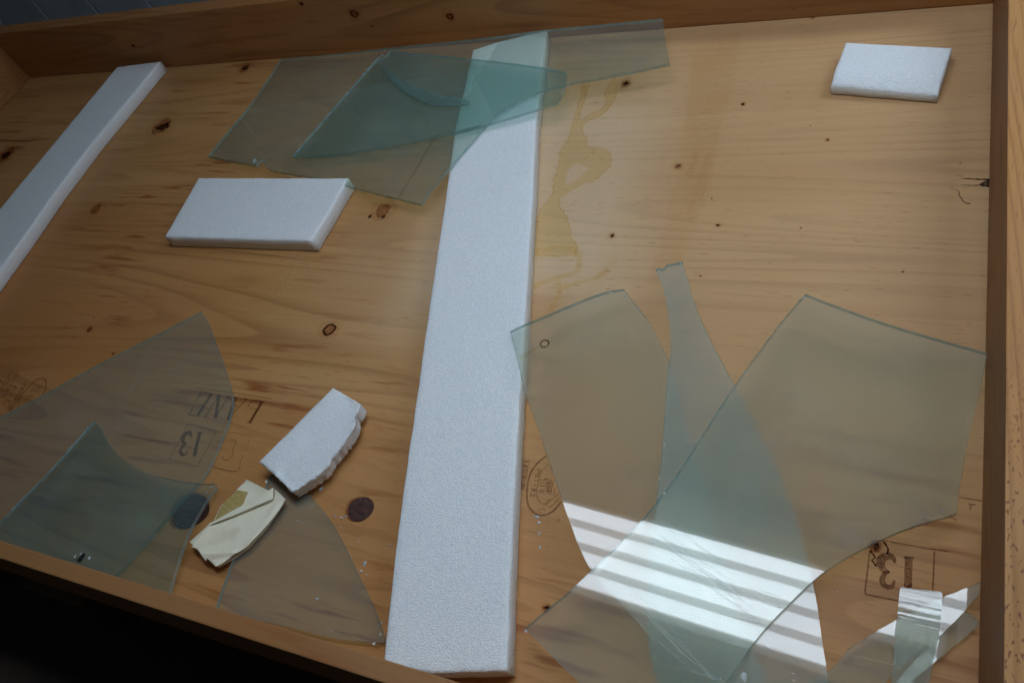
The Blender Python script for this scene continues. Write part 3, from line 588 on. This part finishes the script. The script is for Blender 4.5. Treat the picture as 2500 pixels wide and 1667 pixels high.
mark('splinter', DATA['split_poly'], layer(1), M['split'], panel, 0.0015, 0.002, 31, 300.0)

# ---- stamped lettering (single line strokes, thick and thin)
GL = {
 'E': [[(1, 0), (0, 0), (0, 1), (1, 1)], [(0, .5), (.8, .5)]], 'X': [[(0, 0), (1, 1)], [(0, 1), (1, 0)]], 'T': [[(0, 1), (1, 1)], [(.5, 1), (.5, 0)]],
 'R': [[(0, 0), (0, 1), (.8, 1), (1, .75), (.8, .5), (0, .5)], [(.5, .5), (1, 0)]], 'I': [[(.5, 0), (.5, 1)]], 'O': [[(.5, 0), (.05, .25), (.05, .75), (.5, 1), (.95, .75), (.95, .25), (.5, 0)]],
 'A': [[(0, 0), (.5, 1), (1, 0)], [(.2, .35), (.8, .35)]], 'C': [[(1, .8), (.6, 1), (.1, .75), (.1, .25), (.6, 0), (1, .2)]], 'P': [[(0, 0), (0, 1), (.8, 1), (1, .75), (.8, .5), (0, .5)]],
 'S': [[(1, .85), (.5, 1), (.05, .8), (.2, .55), (.8, .45), (.95, .2), (.5, 0), (0, .15)]], '1': [[(.2, .8), (.5, 1), (.5, 0)]], '-': [[(.1, .5), (.9, .5)]],
 '8': [[(.5, .52), (.1, .75), (.5, 1), (.9, .75), (.5, .52), (.05, .25), (.5, 0), (.95, .25), (.5, .52)]], '3': [[(.05, .85), (.5, 1), (.9, .78), (.45, .54), (.95, .28), (.5, 0), (.02, .15)]],
 'D': [[(0, 0), (0, 1), (.6, 1), (1, .7), (1, .3), (.6, 0), (0, 0)]], 'N': [[(0, 0), (0, 1), (1, 0), (1, 1)]], 'L': [[(0, 1), (0, 0), (1, 0)]], 'U': [[(0, 1), (0, .2), (.5, 0), (1, .2), (1, 1)]],
 'G': [[(1, .8), (.5, 1), (.05, .7), (.05, .3), (.5, 0), (1, .25), (1, .5), (.6, .5)]], 'M': [[(0, 0), (0, 1), (.5, .3), (1, 1), (1, 0)]], '7': [[(0, 1), (1, 1), (.4, 0)]], ' ': [], '.': [[(.4, 0), (.5, .1)]],
}
def bil(q, u, v):
    a, b, c, d = (Vector(p) for p in q)        # baseline start, baseline end, top end, top start
    return a.lerp(b, u).lerp(d.lerp(c, u), v)
def letters(text, q, w, verts, faces, z, gap=0.3):
    n = len(text)
    for i, ch in enumerate(text):
        for st_ in GL[ch]:
            L = smooth_line([tuple(bil(q, (i + (gap / 2) + x * (1 - gap)) / n, y)) for x, y in st_], 3) if len(st_) > 3 and ch in 'OCSGU83DPR' else [tuple(bil(q, (i + (gap / 2) + x * (1 - gap)) / n, y)) for x, y in st_]
            ribbon_geo(L, w, z, verts, faces)
SERIF = {   # thick/thin strokes: (points, width factor)
 'L': [([(.18, 0), (.18, 1)], 1.7), ([(.0, 0), (.85, 0)], .6), ([(.02, 1), (.36, 1)], .5), ([(.85, 0), (.92, .28)], .7)],
 'A': [([(.08, 0), (.5, 1)], .6), ([(.46, 1), (.86, 0)], 1.8), ([(.26, .36), (.68, .36)], .5), ([(.0, 0), (.24, 0)], .5), ([(.68, 0), (1, 0)], .5)],
 'N': [([(.15, 0), (.15, 1)], .6), ([(.12, 1), (.86, 0)], 1.7), ([(.86, 0), (.86, 1)], .6), ([(.0, 0), (.3, 0)], .5), ([(.7, 1), (1, 1)], .5)],
 'E': [([(.2, 0), (.2, 1)], 1.6), ([(.02, 1), (.85, 1)], .5), ([(.02, 0), (.9, 0)], .5), ([(.2, .52), (.62, .52)], .5), ([(.85, 1), (.85, .75)], .6), ([(.9, 0), (.95, .26)], .6)],
 '1': [([(.5, 0), (.5, 1)], 1.8), ([(.2, 0), (.8, 0)], .6), ([(.25, .86), (.5, 1)], .7)],
 '3': [([(.1, .78), (.2, .94), (.5, 1), (.8, .88), (.82, .72), (.62, .56), (.38, .52)], 1.0), ([(.38, .52), (.7, .48), (.92, .3), (.85, .1), (.5, 0), (.2, .05), (.08, .22)], 1.5)],
}
def serif(text, q, w, verts, faces, z, gap=0.18):
    n = len(text)
    for i, ch in enumerate(text):
        for pts, k in SERIF[ch]:
            P = [tuple(bil(q, (i + gap / 2 + x * (1 - gap)) / n, y)) for x, y in pts]
            if len(P) > 2:
                P = smooth_line(P, 4)
                ww = [w * k * (0.35 + 1.1 * math.sin(math.pi * (j + .6) / (len(P) + .2))) for j in range(len(P))]
            else:
                ww = w * k
            ribbon_geo(P, ww, z, verts, faces)
SK = DATA['stroke']
z0 = layer(2)
# LANE / 13 stamp at the left
vs, fs = [], []
serif('LANE', SK['lane'], 0.0034, vs, fs, z0)
serif('13', SK['d13'], 0.0036, vs, fs, z0)
ribbon_geo(SK['box13'], 0.0016, z0, vs, fs, True)
for r in SK['lane_lines']:
    ribbon_geo(smooth_line(r, 4), 0.0013, z0, vs, fs)
link('stamp', vs, fs, M['ink'], panel)['label'] = 'serif LANE and boxed 13 stamped upside down in black ink'
# boxed 13 stamp by the right board
vs, fs = [], []
serif('13', SK['d13b'], 0.0042, vs, fs, z0)
for r in SK['box13b']:
    ribbon_geo(smooth_line(r, 4), 0.0016, z0, vs, fs)
link('stamp', vs, fs, M['ink_faint'], panel)['label'] = 'faded boxed 13 stamped upside down near the right board'
vs, fs = [], []
for r in SK['squig']:
    ribbon_geo(r, 0.0018, layer(3), vs, fs)
link('crack', vs, fs, M['knot_core'], panel)
# oval grade stamp beside the long foam strip
vs, fs = [], []
ribbon_geo(smooth_line(SK['oval'], 5), 0.0026, z0, vs, fs)
ribbon_geo(smooth_line(SK['oval_in'], 5), 0.0011, z0, vs, fs)
letters('PS1-83', SK['oval_txt'], 0.0013, vs, fs, z0)
letters('117.U', SK['oval_txt2'], 0.0013, vs, fs, z0)
letters('GROUP', SK['oval_txt3'], 0.0011, vs, fs, z0)
letters('EXTERIOR', SK['ext'], 0.0017, vs, fs, z0)
for r in SK['oval_lines']:
    ribbon_geo(smooth_line(r, 3), 0.0011, z0, vs, fs)
link('stamp', vs, fs, M['ink_faint'], panel)['label'] = 'oval grade stamp reading PS1-83 and EXTERIOR'
# oval grade stamp at the far left
vs, fs = [], []
ribbon_geo(smooth_line(SK['oval_l'], 5), 0.0024, z0, vs, fs)
letters('EXTERIOR', SK['ext_l'], 0.0018, vs, fs, z0)
letters('A-C', SK['ac_l'], 0.0024, vs, fs, z0, 0.45)
letters('SANDED', SK['sand_l'], 0.0015, vs, fs, z0)
letters('GROUP 1', SK['sand2_l'], 0.0011, vs, fs, z0)
letters('LAM', SK['lam_l'], 0.0014, vs, fs, z0)
letters('PS1-83', SK['oval_lt'], 0.0011, vs, fs, z0, 0.4)
ribbon_geo(smooth_line(SK['line_l'], 4), 0.0019, z0, vs, fs)
link('stamp', vs, fs, M['ink'], panel)['label'] = 'oval grade stamp with EXTERIOR and A - C lines'
# knots in the back board
for i, (x, z, rx, rz) in enumerate(DATA['wall_knots']):
    for k, (sc, mt, dy) in enumerate(((1.6, 'knot_halo', .0004), (1.0, 'knot', .0006), (0.72, 'knot_core', .0008))):
        if k == 2 and i > 2:
            pass
        vv = [(x + rx * sc * math.cos(a), Y1 - dy, z + rz * sc * math.sin(a) * (1 + .1 * math.sin(3 * a))) for a in (j * math.pi / 9 for j in range(18))]
        if mt == 'knot_core' and i < 2:
            vs, fs = [], []
            for a_, b_ in zip(vv, [(x + (v[0] - x) * .7, v[1], z + (v[2] - z) * .7) for v in vv]):
                vs += [a_, b_]
            fs = [(2 * j, 2 * ((j + 1) % 18), 2 * ((j + 1) % 18) + 1, 2 * j + 1) for j in range(18)]
            link('knot_core', vs, fs, M[mt], back)
        else:
            link(['knot_ring', 'knot', 'knot_core'][k], vv, [tuple(range(18))], M[mt], back)

# ------------------------------------------------------------------ foam
def foam(name, o, z0_, z1_, label, seed, torn=None, bevel=0.0035, crease=None, lower=None):
    o = ccw([Vector(v) for v in o])
    o = resample(o, 0.003 if torn else 0.012, 0.0009, seed, 40.0)
    if torn:
        o2 = []
        for v in o:
            k = torn(v)
            if k:
                v = v + Vector((0.5 * noise.noise(Vector((v.x * 110, v.y * 110, 3))) + 0.8 * noise.noise(Vector((v.x * 380, v.y * 380, 3))), 0.5 * noise.noise(Vector((v.x * 110, v.y * 110, 8))) + 0.8 * noise.noise(Vector((v.x * 380, v.y * 380, 8))))) * 0.0014 * k
            o2.append(v)
        o = o2
    n = len(o)
    c = sum(o, Vector((0, 0))) / n
    def inset(d):
        r = []
        for i in range(n):
            a, b, e = o[i - 1], o[i], o[(i + 1) % n]
            d0, d1 = (b - a).normalized(), (e - b).normalized()
            nr = Vector((-(d0 + d1).y, (d0 + d1).x))
            nr = nr.normalized() if nr.length > 1e-6 else Vector((0, 0))
            r.append(b + nr * d)
        return r
    loops = [(inset(bevel * 0.6), z0_), (inset(0), z0_ + bevel * 0.6), (inset(0), z1_ - bevel), (inset(bevel * 0.3), z1_ - bevel * 0.35)]
    if torn:
        zs = [z0_ + bevel * 0.6 + (z1_ - z0_ - bevel * 1.6) * q for q in (0, .2, .4, .6, .8, 1)]
        loops = [loops[0]] + [(inset(0), z) for z in zs] + [loops[3]]
    verts, faces = [], []
    for lp, z in loops:
        for k, v in enumerate(lp):
            zz = z
            if torn and torn(v):
                f = 1 - ((z - z0_) / (z1_ - z0_)) ** 2
                v = v + Vector((noise.noise(Vector((v.x * 300, v.y * 300, z * 420))), noise.noise(Vector((v.x * 300, v.y * 300, z * 420 + 9))))) * 0.0032 + nx * (-0.005 * f)
            if lower and z > (z0_ + z1_) / 2:
                zz -= lower(v)
            verts.append((v.x, v.y, zz))
    for a in range(len(loops) - 1):
        for i in range(n):
            j = (i + 1) % n
            faces.append((a * n + i, a * n + j, (a + 1) * n + j, (a + 1) * n + i))
    faces.append(tuple(reversed(range(n))))
    top = inset(bevel)
    vs, fs = tri(top, 0.011)
    b = len(verts)
    for v in vs:
        z = z1_ + 0.0006 * noise.noise(Vector((v.x * 30, v.y * 30, seed)))
        if crease:
            z += crease(v)
        if lower:
            z -= lower(v)
        verts.append((v.x, v.y, z))
    faces += [tuple(b + i for i in f) for f in fs]
    # stitch the rim of the top to the last loop (same order: first n points)
    m = (len(loops) - 1) * n
    for i in range(n):
        j = (i + 1) % n
        faces.append((m + i, m + j, b + j, b + i))
    ob = link(name, verts, faces, M['foam'], None, True)
    tag(ob, label, 'foam', 'white packing foam in the crate')
    return ob
fm = [(x, max(y, 0.088)) for x, y in DATA['foam_mid']]
foam('foam_strip', fm, 0.001, T_FOAM, 'long white foam strip running from the back board to the front rail', 1)
flo = DATA['foam_left']
foam('foam_strip', flo, 0.001, T_FOAM, 'long white foam strip lying beside the left board', 2)
foam('foam_block', DATA['foam_block'], 0.001, T_FOAM, 'flat rectangular white foam block half under a corner of the large back glass', 3)
fc = [Vector(v) for v in DATA['foam_corner']]
cf = (fc[2] + fc[3]) / 2
nf = ((fc[0] + fc[1]) / 2 - cf)
Lf = nf.length
nf = nf / Lf
def wedge(v):
    s = (Vector((v[0], v[1])) - cf).dot(nf) / Lf
    return 0.010 * max(0.0, 1 - max(0, s) / 0.3) ** 1.3
foam('foam_block', fc, 0.001, 0.028, 'small white foam block lying alone near the back right corner', 4, lower=wedge)
ft = [Vector(v) for v in DATA['foam_torn']]
a_, b_ = Vector(DATA['foam_torn'][0]), Vector(DATA['foam_torn'][-1])
ax = (b_ - a_).normalized()
nx = Vector((-ax.y, ax.x))
if (Vector(DATA['foam_torn'][6]) - a_).dot(nx) < 0:
    nx = -nx
def torn_mask(v):
    s = (Vector(v[:2]) - a_).dot(nx)
    u = (Vector(v[:2]) - a_).dot(ax)
    return 1.0 if s > 0.05 and 0.01 < u < 0.15 else 0.0
def crease_f(v):
    s = (Vector(v[:2]) - a_).dot(nx)
    u = (Vector(v[:2]) - a_).dot(ax)
    g = s - (0.034 + 0.02 * noise.noise(Vector((u * 9, 2, 0))) + 0.05 * u)
    z = -0.0035 * math.exp(-(g / 0.005) ** 2)
    if g > 0:
        z -= 0.003 + 0.0025 * noise.noise(Vector((v[0] * 90, v[1] * 90, 5)))
    return z
foam('foam_block', ft, 0.0105, 0.038, 'torn white foam chunk with a creased top and ragged side', 5, torn=torn_mask, crease=crease_f)

# ------------------------------------------------------------------ glass
GR = 'broken glass pieces in the crate'
def shard(key, mats, label, t=0.006, jit=0.0006, seed=0, soft=True):
    d = DATA['glass_' + key]
    a, b, c = d['pl']
    o = ccw([Vector(v) for v in d['o']])
    if soft:
        o = chaikin(chaikin(o))
    o = ccw(resample(o, 0.005, jit, seed, 90.0))
    n = len(o)
    vs, fs = tri(o)
    nv = len(vs)
    zt = lambda v: a * v.x + b * v.y + c
    verts = [(v.x, v.y, zt(v)) for v in vs] + [(v.x, v.y, zt(v) - t) for v in vs]
    faces, mi = [], []
    for f in fs:
        faces.append(f); mi.append(0)
        faces.append(tuple(nv + i for i in reversed(f))); mi.append(1)
    # sides, slightly uneven half way down like a fracture face
    base = len(verts)
    for i in range(n):
        p, q, r = o[i - 1], o[i], o[(i + 1) % n]
        dr = (r - p).normalized()
        out = Vector((dr.y, -dr.x))
        k = 0.0002 * noise.noise(Vector((q.x * 70, q.y * 70, seed + 3)))
        w = q + out * k
        verts.append((w.x, w.y, zt(q) - t * 0.5))
    for i in range(n):
        j = (i + 1) % n
        faces.append((base + i, base + j, j, i)); mi.append(2)
        faces.append((nv + i, nv + j, base + j, base + i)); mi.append(2)
    ob = link('glass_shard', verts, faces, mats, None, False, mi)
    tag(ob, label, 'glass', GR)
    ch = DATA['chips'].get(key)
    if ch:
        vv, ff = [], []
        for q in ch:
            flake(q[0], q[1], q[4] - 0.0015, q[2], q[3], 0.0028, vv, ff)
        link('edge_chips', vv, ff, M['chip'], ob)['kind'] = 'stuff'
    return ob
def flake(x, y, z, rx, ry, h, vv, ff):
    b = len(vv)
    n = 6
    ph = random.uniform(0, 6)
    for k in range(n):
        a = ph + 2 * math.pi * k / n
        r = random.uniform(0.55, 1.1)
        vv.append((x + rx * r * math.cos(a), y + ry * r * math.sin(a), z + h * random.uniform(-.1, .25)))
    vv.append((x + rx * random.uniform(-.4, .4), y + ry * random.uniform(-.4, .4), z + h))
    vv.append((x, y, z - h * 0.3))
    for k in range(n):
        ff.append((b + k, b + (k + 1) % n, b + n))
        ff.append((b + (k + 1) % n, b + k, b + n + 1))
gA = glass_mats('back', 0.25, 0.075, (0.81, 0.865, 0.80))
gB = glass_mats('back_upper', 0.22, 0.075, (0.715, 0.85, 0.82))
gD = glass_mats('left', 0.12, 0.085)
gE = glass_mats('left_upper', 0.14, 0.055, (0.72, 0.83, 0.80))
gF = glass_mats('front', 0.12, 0.085)
gG = glass_mats('right_low', 0.40, 0.085, (0.87, 0.89, 0.83))
gH = glass_mats('right_mid', 0.40, 0.12, (0.84, 0.875, 0.835), (0.46, 0.86, 1.0), scratch=0.2, ang=0.65)
gI = glass_mats('right_top', 0.36, 0.09, scratch=0.3, ang=0.75)
gK = glass_mats('corner', 0.35, 0.10, scratch=0.2, ang=0.4)
gL = glass_mats('ribbed', 0.45, 0.15, ribbed=True, ang=-0.05)
shard('A', gA, 'wide pale green glass sheet with a notched edge along the back board', seed=1)
shard('B', gB, 'teal glass piece with a pointed end lying on top of the wide back sheet', seed=2, jit=0.0003)
shard('C', gB, 'thin dark green crescent sliver of glass on the pointed back piece', t=0.005, seed=3)
shard('D', gD, 'large clear grey glass piece with a sharp peak lying over the boxed 13 stamp', seed=4, jit=0.0003)
shard('E', gE, 'bluish glass piece with a hollow curved edge, partly over a dark plug', seed=5, jit=0.0003)
shard('F', gF, 'greyish glass wedge with a bowed edge under the cream paper packet', seed=6, jit=0.0003)
shard('G', gG, 'grey glass piece with a small drilled hole, one corner on the foam strip', seed=7)
shard('H', gH, 'tapering glass piece with a narrow nicked neck, between two larger panes', seed=8)
shard('I', gI, 'largest smoky glass pane with a long curved edge, topmost of its pile', seed=9)
shard('M', gK, 'small dull brown glass sliver against the right board', t=0.004, seed=10, soft=False)
shard('K', gK, 'long pointed glass splinter touching the right board, under the ribbed strip', t=0.0045, seed=11, soft=False)
shard('L', gL, 'narrow ribbed glass strip laid across the pointed splinter', t=0.004, seed=12, jit=0.0003, soft=False)
Iob = next(o for o in bpy.data.objects if o.get('label', '').startswith('largest smoky'))
vs, fs = [], []
ia, ib, ic = DATA['glass_I']['pl']
for r in DATA['pane_scratches']:
    L = smooth_line(r, 6)
    ribbon_geo([(q[0], q[1], ia * q[0] + ib * q[1] + ic + 0.0004) for q in L], [0.0007 * math.sin(math.pi * (k + .5) / len(L)) for k in range(len(L))], 0, vs, fs)
so = link('scratch_lines', vs, fs, M['pane_scratch'], Iob)
so['kind'] = 'stuff'
# edge highlight painted as a pale strip along one bevelled side of two pieces
for key, start in (('B', 'teal glass piece with'), ('E', 'bluish glass piece')):
    ob = next(o for o in bpy.data.objects if o.get('label', '').startswith(start))
    a, b, c = DATA['glass_' + key]['pl']
    vs, fs = [], []
    L = DATA['bevel_' + key]
    ribbon_geo([(q[0], q[1], a * q[0] + b * q[1] + c + 0.0004) for q in smooth_line(L, 8)], 0.0042, 0, vs, fs, False, 0.3)
    link('bevel', vs, fs, M['bevel'], ob)
# dark wood splinter stuck upright against the rail
vs = [(v[0], v[1], z) for v, z in zip(DATA['splinter'] * 2, [0.034] * 4 + [0.039] * 4)]
sp = link('wood_splinter', vs, [(0, 1, 2, 3), (4, 7, 6, 5), (0, 4, 5, 1), (1, 5, 6, 2), (2, 6, 7, 3), (3, 7, 4, 0)], M['split_solid'])
tag(sp, 'thin black wood splinter on the bluish pane by the front rail', 'splinter')
vs, fs = [], []
ribbon_geo(smooth_line(DATA['brown_line'], 6), 0.006, layer(2), vs, fs, False, 0.3)
link('stain', vs, fs, M['brown_line'], panel)
# drilled hole in the glass with the hole
x, y, rx, ry, z = DATA['hole']
vs, fs = [], []
ribbon_geo([(x + 0.0062 * math.cos(a), y + 0.006 * math.sin(a)) for a in (k * math.pi / 14 for k in range(28))], 0.0022, z, vs, fs, True, 0.5)
Gob = next(o for o in bpy.data.objects if o.get('label', '').startswith('grey glass piece with a small'))
link('drill_hole', vs, fs, M['knot_core'], Gob)
vs, fs = [], []
ribbon_geo([(p[0], p[1], p[2] + 0.0005) for p in DATA['hole_line']], [0.003, 0.006, 0.009], 0, vs, fs)
link('yellow_streak', vs, fs, M['stain'], Gob)

# loose crumbs of glass
def crumb(x, y, z, rx, ry, h, label):
    vv, ff = [], []
    flake(x, y, z, rx, ry, h, vv, ff)
    tag(link('glass_crumb', vv, ff, M['chip']), label, 'glass crumb', label.replace('tiny clear crumb of glass', 'glass crumbs'))
for i, (x, y, rx, ry) in enumerate(DATA['crumbs']):
    if i in (19, 20, 21):
        crumb(x, y, 0.0245, rx, ry, min(rx, ry) * 0.9, 'tiny clear crumb of glass on the bluish pane by the front rail')
    elif 10 <= i <= 13:
        crumb(x, y, 0.0012, rx, ry, min(rx, ry) * 0.9, 'tiny clear crumb of glass on the wood below the oval stamp')
    elif i in (14, 15, 16, 17, 24):
        crumb(x, y, 0.0012 if i in (14, 15) else 0.0115, rx, ry, min(rx, ry) * 0.9, 'tiny clear crumb of glass lying around the torn foam and paper')
    elif i == 18:
        crumb(x, y, 0.0012, rx, ry, min(rx, ry) * 0.9, 'tiny clear crumb of glass on the wood beside the faded boxed 13')
    else:
        crumb(x, y, 0.0012, rx, ry, min(rx, ry) * 0.9, 'tiny clear crumb of glass on the wood around the round dark plug')
for i, (x, y, rx, ry, z) in enumerate(DATA['crumbs_on'][:-1]):
    lab = 'tiny clear crumb of glass on the greyish wedge by the rail' if 7 <= i <= 11 else 'tiny clear crumb of glass on the pile of large panes'
    crumb(x, y, z + 0.0008, rx, ry, min(rx, ry) * 0.6, lab)

# ------------------------------------------------------------------ folded paper packet
EA, EB = (Vector(v) for v in DATA['env_axis'])
eu = (EB - EA).normalized()
ev = Vector((-eu.y, eu.x))
EL = (EB - EA).length
def euv(v):
    d = Vector((v[0], v[1])) - EA
    return d.dot(eu) / EL, d.dot(ev) / 0.03
def ridge(u, v, s):
    q = noise.noise(Vector((u * 2.2 + s, v * 1.3, s))) 
    return 1 - min(1, abs(q) * 3)
def seg_d(v, a, b):
    a, b, v = Vector(a), Vector(b), Vector((v[0], v[1]))
    t = max(0.0, min(1.0, (v - a).dot(b - a) / (b - a).length_squared))
    return (v - a.lerp(b, t)).length
def z_front(v):
    u, w = euv(v)
    z = 0.0125 + 0.006 * math.cos(max(-1.5, min(1.5, w * 0.55)))
    for k, (h, wd) in enumerate(((0.0055, 0.006), (-0.0042, 0.006), (0.0045, 0.006), (0.0038, 0.007), (-0.003, 0.005), (0.0035, 0.009))):
        z += h * math.exp(-seg_d(v, *DATA['creases'][k]) / wd)
    return z + 0.0012 * noise.noise(Vector((u * 4, w * 2.2, 1)))
def z_back(v):
    u, w = euv(v)
    return 0.0105 + 0.0012 * ridge(u * 1.4, w, 7.7)
def sheet(name, o, zf, mat, parent, step=0.0035, th=0.0004):
    o = ccw(resample(ccw(o), 0.0035, 0.0003, 3, 200.0))
    vs, fs = tri(o, step)
    n = len(vs)
    V = [(v.x, v.y, zf(v)) for v in vs]
    verts = V + [(a, b, c - th) for a, b, c in V]
    faces = [tuple(f) for f in fs] + [tuple(n + i for i in reversed(f)) for f in fs]
    m = len(o)
    faces += [(n + i, n + (i + 1) % m, (i + 1) % m, i) for i in range(m)]
    ob = link(name, verts, faces, mat, parent, True)
    for p in ob.data.polygons[-m:]:
        p.use_smooth = False
    return ob
EV = DATA['envelope']
pk = tag(empty('paper_packet'), 'crumpled folded cream paper packet with gold print beside the torn foam', 'paper')
bk = sheet('back_leaf', EV['back'], z_back, M['paper'], pk)
gd = sheet('gold_patch', EV['gold'], lambda v: z_back(v) + 0.0012, M['gold'], bk, 0.003, 0.0002)
sheet('under_leaf', EV['under'], lambda v: 0.0095 + 0.0006 * noise.noise(Vector((v[0] * 60, v[1] * 60, 0))), M['paper'], pk)
sheet('front_leaf', EV['front'], z_front, M['paper'], pk, 0.0022)
sheet('flap', EV['flap'], lambda v: z_front(v) + 0.0045 + 0.002 * euv(v)[0], M['paper'], pk)
vs, fs = [], []
q = EV['text']
SCR = [[(.02, .1), (.06, .8), (.12, .9), (.16, .1), (.2, .8), (.27, .9), (.3, .1), (.36, .15)], [(.42, .4), (.55, .55), (.5, .9), (.42, .6), (.46, .1), (.58, .15)], [(.72, .1), (.78, .9), (.9, .6), (.82, .05)]]
for s in SCR:
    L = smooth_line([tuple(bil(q, u, v)) for u, v in s], 4)
    ribbon_geo([(p[0], p[1], z_back(p) + 0.0019) for p in L], [0.0006 + 0.0008 * abs(math.sin(k * 0.7)) for k in range(len(L))], 0, vs, fs)
link('script_lettering', vs, fs, M['black'], gd)

# ------------------------------------------------------------------ ceiling light mirrored in the glass, and an added fill light
def ceiling_light(cx, cy, cz, rot, ll, lw, mt, mr, label):
    lamp = tag(empty('ceiling_light'), label, 'lamp', 'fluorescent ceiling lights above the crate')
    lamp.matrix_world = Matrix.Translation((cx, cy, cz)) @ Matrix.Rotation(rot, 4, 'Z')
    box('housing', (-ll / 2 - 0.02, -lw / 2 - 0.02, 0.02), (ll / 2 + 0.02, lw / 2 + 0.02, 0.09), M['steel'], lamp)
    box('reflector', (-ll / 2, -lw / 2, 0.008), (ll / 2, lw / 2, 0.0195), mr, lamp)
    for k in range(4):
        yc = -lw / 2 + lw * (0.085 + k * 0.276)
        box('tube', (-ll / 2, yc - 0.083 * lw, -0.008), (ll / 2, yc + 0.083 * lw, 0.0075), mt, lamp, 0.004)
ceiling_light(-0.245, 0.702, 1.5, math.radians(-3.1), 1.03, 0.245, M['tube'], M['reflector'], 'four-tube fluorescent ceiling light mirrored as bright stripes in the glass')
ceiling_light(1.2, 1.75, 1.45, math.radians(-3.1), 1.27, 0.30, M['tube'], M['reflector'], 'added unseen fill light beyond the right board, built as a four-tube fixture')  # unseen lamp added only to brighten the back and right of the crate
bpy.context.view_layer.update()
